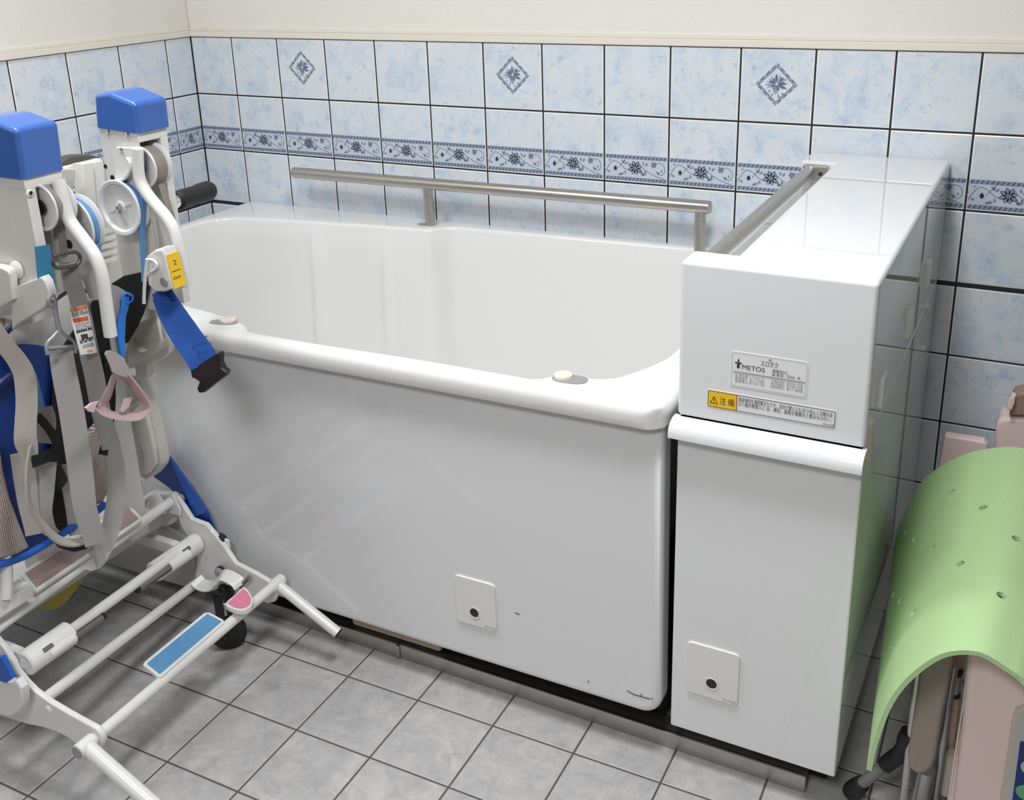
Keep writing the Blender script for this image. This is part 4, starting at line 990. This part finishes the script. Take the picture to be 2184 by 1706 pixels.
# ------------------------------------------------------------------ sling hanging in the chair
sling = thing('transfer_sling', 'blue and beige mesh sling with grey straps hanging in the lift chair', 'sling', (0.92, -1.50, 0.36))
px_prism('back_panel', [(-50, 770), (20, 742), (60, 735), (112, 742), (160, 762), (178, 800), (196, 900), (205, 1000), (208, 1100), (160, 1130), (90, 1172), (20, 1200), (-50, 1215)], 'x', .905, .890, M['vinyl'], sling, .004, 2, sm=2)['label'] = 'royal blue vinyl panel'
px_prism('lining', [(112, 900), (160, 880), (185, 960), (190, 1040), (180, 1110), (120, 1150), (98, 1120), (104, 1040)], 'x', .911, .906, M['brown'], sling, .001)  # dark sheet, the shade of the gap behind the straps as colour
px_prism('black_panel', [(116, 770), (200, 640), (236, 640), (250, 700), (252, 800), (236, 880), (214, 900), (186, 916), (170, 1010), (120, 1030), (108, 960)], 'x', .918, .912, M['cloth'], sling, .002)
px_prism('mesh_bolster', [(-40, 935), (3, 948), (10, 1000), (24, 1060), (44, 1115), (66, 1168), (40, 1184), (15, 1192), (-40, 1200)], 'x', .955, .925, M['meshf'], sling, .010, 4)
px_prism('mesh_bolster', [(186, 930), (213, 902), (226, 920), (234, 980), (232, 1050), (222, 1072), (192, 1086), (182, 1000)], 'x', .945, .925, M['meshf'], sling, .007, 3)
px_tube('binding', [(-30, 1212), (15, 1199), (55, 1184), (100, 1158), (150, 1127), (195, 1098), (224, 1076)], 'x', .950, .0085, M['trimblue'], sling, 5, 12)
px_tube('piping', [(112, 655), (72, 672), (34, 692), (12, 710), (8, 730), (18, 752), (36, 772), (48, 800)], 'x', .93, .0065, M['navy'], sling, 6, 10)
px_tube('piping', [(-20, 836), (0, 818), (16, 806), (30, 796)], 'x', .93, .009, M['navy'], sling, 6, 10)
px_prism('clear_pocket', [(56, 776), (70, 782), (80, 800), (98, 870), (96, 876), (78, 882), (70, 830)], 'x', .935, .930, M['beltblue'], sling, .002)
# straps
px_prism('black_flap', [(237, 605), (262, 589), (300, 581), (317, 584), (316, 616), (305, 667), (290, 700), (272, 730), (256, 740), (240, 720), (236, 660)], 'y', -1.312, -1.306, M['cloth'], sling, .002, 2)
px_strap('black_strap', [(240, 716), (236, 760), (234, 800), (236, 850), (233, 900)], 'y', -1.33, .022, M['cloth'], sling, .003)
px_strap('strap', [(147, 563), (154, 596), (163, 625), (170, 652)], 'x', 1.14, .032, M['strapd'], sling, .004)['label'] = 'dark grey short strap'
px_strap('strap', [(170, 645, 1.105), (178, 690, 1.105), (190, 752, 1.10), (201, 800, 1.09), (210, 850, 1.075), (221, 900, 1.06), (236, 950, 1.05), (246, 1000, 1.045), (249, 1050, 1.04), (244, 1090, 1.035), (235, 1130, 1.03), (222, 1165, 1.03), (208, 1192, 1.03)], 'x', 1.05, .037, M['strap'], sling, .003, widths=[.035, .037, .038, .038, .040, .040, .036])
px_strap('strap', [(130, 746), (136, 790), (148, 850), (158, 910), (167, 970), (175, 1030), (181, 1080), (192, 1120), (204, 1160)], 'x', 1.07, .048, M['strap'], sling, .004, widths=[.044, .047, .048, .048, .044, .042])
px_strap('strap', [(-20, 690), (10, 735), (36, 768), (52, 800), (57, 850), (55, 900), (54, 935), (60, 958), (64, 972)], 'x', 1.025, .040, M['strapb'], sling, .003, widths=[.030, .034, .040, .040, .042, .030])
px_strap('strap', [(66, 950), (60, 985), (58, 1030), (62, 1070), (76, 1100), (98, 1128), (124, 1150), (152, 1157), (180, 1152), (204, 1136)], 'x', 1.035, .030, M['strapb'], sling, .0045, wdir=(-0.66, 0.72, -0.2))
px_strap('strap', [(44, 966), (52, 1010), (60, 1070), (72, 1140)], 'x', .965, .040, M['strapb'], sling, .003, widths=[.040, .044, .040, .030])
px_strap('strap', [(96, 985), (92, 1040), (90, 1090), (102, 1125), (118, 1140)], 'x', .975, .040, M['strap'], sling, .003, widths=[.046, .044, .034, .020])
px_strap('strap', [(92, 870), (100, 900), (94, 945)], 'x', .96, .036, M['strapb'], sling, .003)
px_strap('strap', [(140, 990), (152, 1050), (160, 1100), (165, 1140)], 'x', .955, .034, M['strapb'], sling, .003)
px_strap('black_strap', [(78, 886), (92, 900), (108, 920), (120, 945), (127, 968)], 'x', 1.0, .016, M['cloth'], sling, .003)
px_strap('black_strap', [(68, 985), (92, 976), (122, 966)], 'x', 1.0, .026, M['cloth'], sling, .003)
px_prism('black_flap', [(118, 960), (128, 985), (143, 1015), (145, 1026), (134, 1040), (112, 1046), (114, 1000)], 'x', .975, .970, M['cloth'], sling, .001)
px_strap('black_strap', [(236, 890), (234, 912)], 'x', 1.02, .016, M['cloth'], sling, .003, sm=0)
px_strap('black_strap', [(230, 930), (224, 950), (219, 970)], 'x', 1.04, .018, M['cloth'], sling, .003)
px_prism('chest_pad', [(116, 1148), (140, 1162), (170, 1157), (192, 1148), (196, 1158), (186, 1172), (160, 1178), (136, 1172)], 'x', 1.035, 1.015, M['cloth'], sling, .004, 3)['label'] = 'black pad at the bottom of the strap loop'
px_prism('end_tab', [(188, 1180), (206, 1158), (216, 1160), (226, 1196), (222, 1204), (207, 1212), (203, 1190)], 'x', 1.045, 1.041, M['strap'], sling, .001)
px_prism('end_tab', [(174, 1212), (204, 1192), (226, 1200), (216, 1210), (196, 1218)], 'x', 1.03, 1.02, M['paint'], sling, .001)
# buckles and hooks
P3 = smooth_path(fillet(pts([(115, 548), (130, 541), (162, 536), (172, 545), (170, 560), (158, 568), (120, 572), (112, 562), (115, 548)], 'x', 1.15), .006, 3), 1)
b = NB(); add_tube(b, P3, .0038, 10); obj('strap_buckle', b, M['gunmetal'], sling)['label'] = 'gunmetal loop buckle'
px_tube('snap_hook', [(116, 655), (108, 650), (103, 642), (107, 632), (114, 632), (117, 645), (119, 670), (124, 695), (127, 712)], 'x', 1.09, .0046, M['hookgrey'], sling, 5, 10)
b = NB(); add_tube(b, smooth_path(pts([(128, 704), (140, 716), (156, 727), (162, 740), (161, 753)], 'x', 1.09), 4), .0036, 8); add_tube(b, smooth_path(pts([(126, 704), (114, 718), (102, 730), (99, 742), (101, 756)], 'x', 1.09), 4), .0036, 8)
add_tube(b, pts([(101, 743), (161, 738)], 'x', 1.088), .0036, 8); obj('hook_frame', b, M['hookgrey'], sling)
px_tube('hanger_bar', [(118, 640), (140, 625), (165, 615), (190, 622), (200, 616)], 'x', 1.04, .004, M['gunmetal'], sling, 5, 8)
# care label
lb = [at(x, y, 'x', 1.118) for x, y in ((143, 649), (184, 640), (208, 752), (172, 757))]
b = NB(); vs = [b.verts.new(p) for p in lb]; nn = (lb[1] - lb[0]).cross(lb[3] - lb[0]).normalized(); nn = nn if nn.dot(N3) > 0 else -nn
v2 = [b.verts.new(p - nn * .0012) for p in lb]; b.faces.new(vs); b.faces.new(v2[::-1])
for j in range(4): b.faces.new((vs[j], v2[j], v2[(j + 1) % 4], vs[(j + 1) % 4]))
care = obj('care_label', b, M['lwhite'], sling, smooth=False); care['label'] = 'white care label with orange bands'
def on_label(u, v): return (lb[0] * (1 - u) + lb[1] * u) * (1 - v) + (lb[3] * (1 - u) + lb[2] * u) * v + nn * .0006
def label_quad(name, u0, v0, u1, v1, m, lift_=.0):
    b = NB(); b.faces.new([b.verts.new(on_label(u, v) + nn * lift_) for u, v in ((u0, v0), (u1, v0), (u1, v1), (u0, v1))]); return obj(name, b, M[m], care, smooth=False)
label_quad('orange_band', .06, .09, .95, .155, 'orange'); label_quad('red_band', .08, .29, .88, .37, 'red'); label_quad('black_band', .28, .61, .66, .70, 'gunmetal'); label_quad('orange_band', .42, .92, .72, .97, 'orange')
xu = (lb[1] - lb[0]).normalized(); yu = (lb[0] - lb[3]).normalized(); wl_ = (lb[1] - lb[0]).length
for s, u, v, hh, ww in (('医e包 6包pro', .1, .25, .008, .8), ('wok mis 4 mock gons', .1, .43, .004, .75), ('ano on vfc dsem', .1, .47, .004, .6), ('mem mo cl khes7', .1, .51, .004, .75), ('■■■■■ ■■', .1, .57, .005, .8), ('日■日■■■', .15, .74, .004, .7), ('■日■日■日', .15, .78, .004, .7), ('E7O日回回', .25, .88, .007, .55)):
    lettering(care, s, on_label(u, v) + nn * .0003, xu, yu, hh, ww * wl_)

# ------------------------------------------------------------------ loose strap loops and belt
bl = thing('blue_strap_loop', 'bright blue lined strap hanging beside the white lift arm', 'strap', at(262, 630, 'x', 1.06))
px_prism('lining', [(263, 634), (277, 632), (277, 650), (270, 676), (268, 720), (270, 764), (259, 757), (252, 715), (255, 676), (262, 655)], 'x', 1.06, 1.052, M['skyblue'], bl, .003, 2)
px_prism('cover_flap', [(235, 606), (250, 610), (264, 618), (279, 630), (270, 640), (262, 652), (254, 680), (250, 720), (258, 756), (240, 756), (232, 700), (234, 650)], 'x', 1.048, 1.044, M['strap'], bl, .001, 2)
q = at(272, 635, 'x', 1.058); b = NB(); add_lathe(b, [(.0085, .006), (.0115, .006), (.0115, -.012), (.0085, -.012)], q, (0.8, -0.5, 0.2), 20); obj('roll_end', b, M['skyblue'], bl)
pk = thing('pink_strap_loop', 'pale pink open strap loop hanging below the blue strap', 'strap', at(255, 780, 'x', 1.15))
px_prism('tab', [(225, 756), (228, 749), (236, 747), (252, 754), (267, 764), (270, 790), (273, 806), (256, 802), (240, 794), (234, 775)], 'x', 1.155, 1.150, M['strapb'], pk, .002, 2)
front = [(240, 800), (230, 826), (219, 848), (207, 868), (214, 880), (230, 888), (254, 893), (280, 896), (300, 893), (313, 881), (320, 867), (308, 842), (290, 818), (273, 799), (256, 794)]
back = [(248, 812), (242, 832), (236, 850), (229, 862), (231, 870), (240, 876), (256, 880), (274, 879), (288, 873), (296, 864), (300, 858), (292, 846), (280, 832), (268, 816), (258, 808)]
def ring3(lst, x): return smooth_path(pts(lst, 'x', x), 4, closed=True)
F1, F2 = ring3(front, 1.15), ring3(back, 1.10); b = NB(); nf = len(F1)
ctr = sum(F1, Vector()) / nf
ra, rb_ = [b.verts.new(p) for p in F1], [b.verts.new(p) for p in F2]
rc, rd_ = [b.verts.new(p + (p - ctr).normalized() * .0028) for p in F1], [b.verts.new(p + (p - ctr).normalized() * .0028) for p in F2]
for k in range(nf):
    q_ = (k + 1) % nf
    for A, B2 in ((ra, rb_), (rb_, rd_), (rd_, rc), (rc, ra)): b.faces.new((A[k], A[q_], B2[q_], B2[k]))
obj('loop_band', b, M['pinkf'], pk)
px_prism('loop_flap', [(266, 850), (284, 846), (276, 868), (262, 880), (258, 876)], 'x', 1.125, 1.122, M['pinkf'], pk, .001)
px_prism('tail', [(183, 870), (196, 860), (212, 856), (218, 860), (206, 870), (200, 880), (190, 878)], 'x', 1.15, 1.144, M['pinkf'], pk, .001)
sb = thing('blue_seat_belt', 'wide blue belt with black buckle hanging under the yellow sticker', 'belt', at(350, 625, 'y', -1.35))
bn = Vector((0.72, -0.62, 0.3))
px_strap('webbing', [(345, 620), (356, 648), (376, 684), (402, 724), (424, 754), (436, 776)], 'y', -1.345, .060, M['vinyl2'], sb, .004, normal=bn, widths=[.040, .052, .060, .062, .062])
px_strap('fold', [(330, 632), (350, 636), (368, 628)], 'y', -1.338, .024, M['vinyl'], sb, .004, normal=bn)
for p_, q_ in (((388, 754), (442, 716)), ((398, 770), (452, 732))):
    b = NB(); add_strap(b, [at(*p_, 'y', -1.3495), at(*q_, 'y', -1.3495)], .0025, .001, bn); obj('stitching', b, M['skyblue'], sb)
px_prism('buckle', [(405, 790), (436, 770), (464, 753), (468, 760), (467, 775), (472, 786), (482, 795), (479, 803), (456, 820), (434, 838), (424, 839), (419, 830), (424, 815), (416, 809), (408, 806)], 'y', -1.356, -1.338, M['black'], sb, .004, 3)['label'] = 'black plastic buckle'
tl = px_strap('teal_strap', [(90, 524), (94, 555), (98, 590), (104, 612), (106, 636)], 'x', nr_.x + .006, .030, M['teal'], None, .003, normal=(1, -.35, 0), widths=[.028, .030, .031, .024, .012])
tag(tl, 'teal strap hanging on the front of the nearer mast', 'strap')

# ------------------------------------------------------------------ bath mat and folded shower chair (right)
M.update({
 'green': mat('light_green_foam', (0.48, 0.70, 0.345), 0.55, var=0.06, vscale=5),
 'pinkp': mat('pale_pink_plastic', (0.84, 0.655, 0.63), 0.4),
 'pinkbar': mat('salmon_pink_grip', (0.76, 0.50, 0.44), 0.5),
 'taupe': mat('taupe_plastic', (0.36, 0.30, 0.265), 0.45),
 'brownp': mat('brown_pink_plastic', (0.34, 0.215, 0.17), 0.4),
 'beigep': mat('beige_frame', (0.56, 0.51, 0.44), 0.45),
 'alu': brushed('aluminium_tube', (0.55, 0.54, 0.55), 0.35),
 'greyt': mat('grey_tube', (0.22, 0.21, 0.21), 0.4),
 'lblue': mat('label_navy', (0.006, 0.03, 0.17), 0.4),
 'lgreen': mat('label_green', (0.12, 0.42, 0.20), 0.4),
 'lgrey': mat('label_pale_grey', (0.50, 0.50, 0.52), 0.4),
})
def green_mat():
    m = M['green']; n = m.node_tree.nodes; l = m.node_tree.links; b = n['Principled BSDF']
    tc = n.new('ShaderNodeTexCoord'); v = n.new('ShaderNodeTexVoronoi'); v.voronoi_dimensions = '2D'; v.inputs['Scale'].default_value = 170; v.inputs['Randomness'].default_value = 0.0
    l.new(tc.outputs['UV'], v.inputs['Vector'])
    bp = n.new('ShaderNodeBump'); cr = n.new('ShaderNodeValToRGB'); cr.color_ramp.elements[0].position = 0.12; cr.color_ramp.elements[0].color = (0.53, 0.75, 0.40, 1); cr.color_ramp.elements[1].position = 0.45; cr.color_ramp.elements[1].color = (0.465, 0.685, 0.33, 1)
    l.new(v.outputs['Distance'], cr.inputs['Fac']); l.new(cr.outputs['Color'], b.inputs['Base Color'])
    bp.inputs['Strength'].default_value = 0.3; bp.inputs['Distance'].default_value = 0.0012; bp.invert = True
    l.new(v.outputs['Distance'], bp.inputs['Height']); l.new(bp.outputs['Normal'], b.inputs['Normal'])
green_mat()
gm = thing('bath_mat', 'light green perforated foam bath mat bent into an arch over the folded chair', 'bath mat', at(2060, 1398, 'y', -1.2))
YG0, YG1 = -1.20, -0.50
near = smooth_path(pts([(1853, 1643), (1868, 1582), (1893, 1513), (1922, 1467), (1960, 1430), (2003, 1402), (2045, 1392), (2095, 1397), (2150, 1430), (2184, 1456), (2240, 1530), (2275, 1620)], 'y', YG0), 6)
far = smooth_path(pts([(1911, 1170), (1918, 1130), (1935, 1090), (1958, 1046), (1990, 1010), (2060, 972), (2140, 957), (2190, 962), (2240, 984), (2290, 1030), (2330, 1100), (2345, 1180)], 'y', YG1), 6)
def resample(P, n):
    L = [0.0]
    for a, c in zip(P, P[1:]): L.append(L[-1] + (c - a).length)
    out = []; k = 0
    for i in range(n):
        s = L[-1] * i / (n - 1)
        while k < len(L) - 2 and L[k + 1] < s: k += 1
        out.append(P[k].lerp(P[k + 1], (s - L[k]) / max(1e-9, L[k + 1] - L[k])))
    return out
NU, NV = 56, 26; n_, f_ = resample(near, NU), resample(far, NU)
b = NB(); uvl = b.loops.layers.uv.new('UVMap'); G = [[b.verts.new(n_[i].lerp(f_[i], j / (NV - 1))) for i in range(NU)] for j in range(NV)]
for j in range(NV - 1):
    for i in range(NU - 1):
        fc = b.faces.new((G[j][i], G[j][i + 1], G[j + 1][i + 1], G[j + 1][i]))
        for lp_, (u, v) in zip(fc.loops, ((i, j), (i + 1, j), (i + 1, j + 1), (i, j + 1))): lp_[uvl].uv = (u / (NU - 1) * .75, v / (NV - 1) * .7)
bmesh.ops.recalc_face_normals(b, faces=b.faces[:])
from mathutils.bvhtree import BVHTree
bv = BVHTree.FromBMesh(b); hits = []
for px, py in ((2032, 1052), (2098, 1086), (2166, 1152), (1992, 1172), (2051, 1206), (2134, 1273), (1952, 1310), (1953, 1152), (1935, 1137), (1922, 1284), (1910, 1270)):
    q = at(px, py, 'y', -0.2); d = (q - Vector(CAM)).normalized(); h = bv.ray_cast(Vector(CAM), d)
    if h[0]: hits.append((h[0], h[1]))
mo = obj('mat_sheet', b, M['green'], gm, ang=70, wn=False)
md = mo.modifiers.new('s', 'SOLIDIFY'); md.thickness = 0.009; md.offset = 0.0
mo.parent = None; mo.location = ORG[gm.name]; bpy.context.view_layer.update(); applied(mo)
cutters = NB()
for p, n in hits:
    cyl(cutters, p - n * .03, p + n * .03, .0085, 20)
cut(mo, [cutters]); mo.location = (0, 0, 0); mo.parent = gm; finish(mo.data, ang=60)

chair = thing('folded_shower_chair', 'folded pink and taupe shower chair with steel tubes under the green mat', 'shower chair', (2.74, -0.75, 0))
def rnd(name, lst, axis, a, c, m, bev=.008, sm=0, parent=chair, seg=4): return px_prism(name, lst, axis, a, c, m, parent, bev, seg, sm)
rnd('back_pad', [(2015, 929), (2098, 942), (2106, 950), (2106, 1030), (1996, 1030)], 'y', -.35, -.32, M['pinkp'], .006)
rnd('head_roll', [(2122, 915), (2126, 900), (2138, 892), (2190, 889), (2260, 892), (2260, 1050), (2118, 1050)], 'y', -.30, -.22, M['pinkp'], .012)
arm_ = rnd('armrest_end', [(2152, 888), (2156, 855), (2162, 842), (2186, 835), (2250, 836), (2250, 890)], 'y', -.31, -.25, M['brownp'], .008)
rnd('latch_knob', [(2147, 866), (2150, 852), (2158, 843), (2166, 846), (2164, 862), (2158, 876), (2148, 874)], 'y', -.325, -.30, M['pinkp'], .004, parent=arm_)
slab = rnd('seat_flap', [(1967, 1390), (2040, 1390), (2012, 1520), (1996, 1618), (1988, 1640), (1972, 1652), (1952, 1652), (1938, 1640), (1934, 1610)], 'y', -1.06, -1.02, M['taupe'], .010)
def rail3(name, lst, r, m, y, parent=chair):
    P3 = pts(lst, 'y', y); b = NB(); d = (P3[-1] - P3[0]).normalized(); e = P3[-1] + d * (P3[-1].z / -d.z if d.z < -.1 else 0)
    add_tube(b, P3 + [Vector((e.x, e.y, 0.0))], r, 16); return obj(name, b, m, parent)
rail3('leg_tube', [(1965, 1380), (1958, 1430), (1929, 1690)], .0085, M['alu'], -1.045)
rail3('leg_tube', [(2036, 1420), (2022, 1500), (1996, 1690)], .0080, M['alu'], -.985)
rail3('leg_tube', [(2230, 1420), (2222, 1500), (2200, 1690)], .0085, M['alu'], -.90)
rail3('leg_tube', [(2016, 1600), (2008, 1680)], .011, M['greyt'], -.95)
rail3('leg_tube', [(1975, 1640), (1962, 1700)], .0185, M['alu'], -1.01)
bar_ = px_tube('grip_bar', [(2044, 1390), (2034, 1475), (2018, 1612)], 'y', -.93, .0125, M['pinkbar'], chair, 0, 18); bar_['label'] = 'salmon pink grip bar with black rings'
px_tube('steel_sleeve', [(2038, 1436), (2033, 1478)], 'y', -.94, .0128, M['alu'], bar_, 0, 18)
for k in (((2039, 1426), (2038, 1434)), ((2034, 1474), (2033, 1482))): px_tube('ring', list(k), 'y', -.94, .0135, M['black'], bar_, 0, 18)
px_tube('pad_post', [(2030, 1606), (2016, 1690)], 'y', -.965, .012, M['beigep'], chair, 0, 18)
seat = rnd('seat_panel', [(2064, 1398), (2072, 1388), (2190, 1395), (2280, 1420), (2262, 1760), (2026, 1760), (2048, 1570)], 'y', -1.13, -1.08, M['pinkp'], .014)
rnd('panel_rim', [(2052, 1500), (2064, 1396), (2076, 1386), (2082, 1392), (2070, 1440), (2046, 1600), (2034, 1760), (2012, 1760), (2030, 1640)], 'y', -1.10, -1.07, M['pinkp'], .004)
fr_ = rnd('label_frame', [(2160, 1530), (2166, 1516), (2184, 1508), (2262, 1508), (2240, 1760), (2124, 1760)], 'y', -1.140, -1.128, M['beigep'], .004)
lbp = rnd('label_plate', [(2172, 1540), (2180, 1522), (2256, 1520), (2236, 1756), (2142, 1756)], 'y', -1.1430, -1.139, M['lgrey'], .001, parent=fr_)
rnd('navy_field', [(2176, 1581), (2250, 1592), (2236, 1756), (2152, 1756)], 'y', -1.1440, -1.1428, M['lblue'], .0003, parent=lbp)
q = at(2194, 1692, 'y', -1.1442); b = NB(); add_prism(b, [(q.x + .021 * math.cos(t), q.z + .017 * math.sin(t)) for t in [2 * math.pi * k / 24 for k in range(24)]], 'y', q.y - .0006, q.y); obj('green_mark', b, M['lgreen'], lbp)
q = at(2193, 1637, 'y', -1.1442); b = NB(); add_prism(b, [(q.x + .012 * math.cos(t), q.z + .014 * math.sin(t)) for t in [2 * math.pi * k / 24 for k in range(24)]], 'y', q.y - .0006, q.y); obj('pale_mark', b, M['lgrey'], lbp)
# splayed leg with a rubber foot
f0 = at(1814, 1700, 'z', 0.0); f0.z = 0
l0, l1 = Vector((f0.x + .004, f0.y - .002, .022)), at(1905, 1618, 'y', -1.03)
b = NB(); cyl(b, l0, l1, .0115, 20); lg = obj('splayed_leg', b, M['greyt'], chair)
d = (l1 - l0).normalized(); b = NB()
add_lathe(b, [(0, -.018), (.010, -.018), (.017, -.013), (.0195, -.004), (.0195, .010), (.0185, .022), (.0165, .034), (.0118, .036)], l0, d, 28); obj('rubber_foot', b, M['rubber'], lg)
b = NB(); P3 = smooth_path([l1 - d * .028, l1 - d * .002, l1 + d * .022, at(1930, 1585, 'y', -1.035), at(1938, 1560, 'y', -1.040)], 4)
add_tube(b, P3, .016, 18, radii=[.0165] * (len(P3) - 9) + [.0160, .0155, .015, .0155, .016, .017, .017, .016, .0145]); obj('rubber_joint', b, M['rubber'], lg)
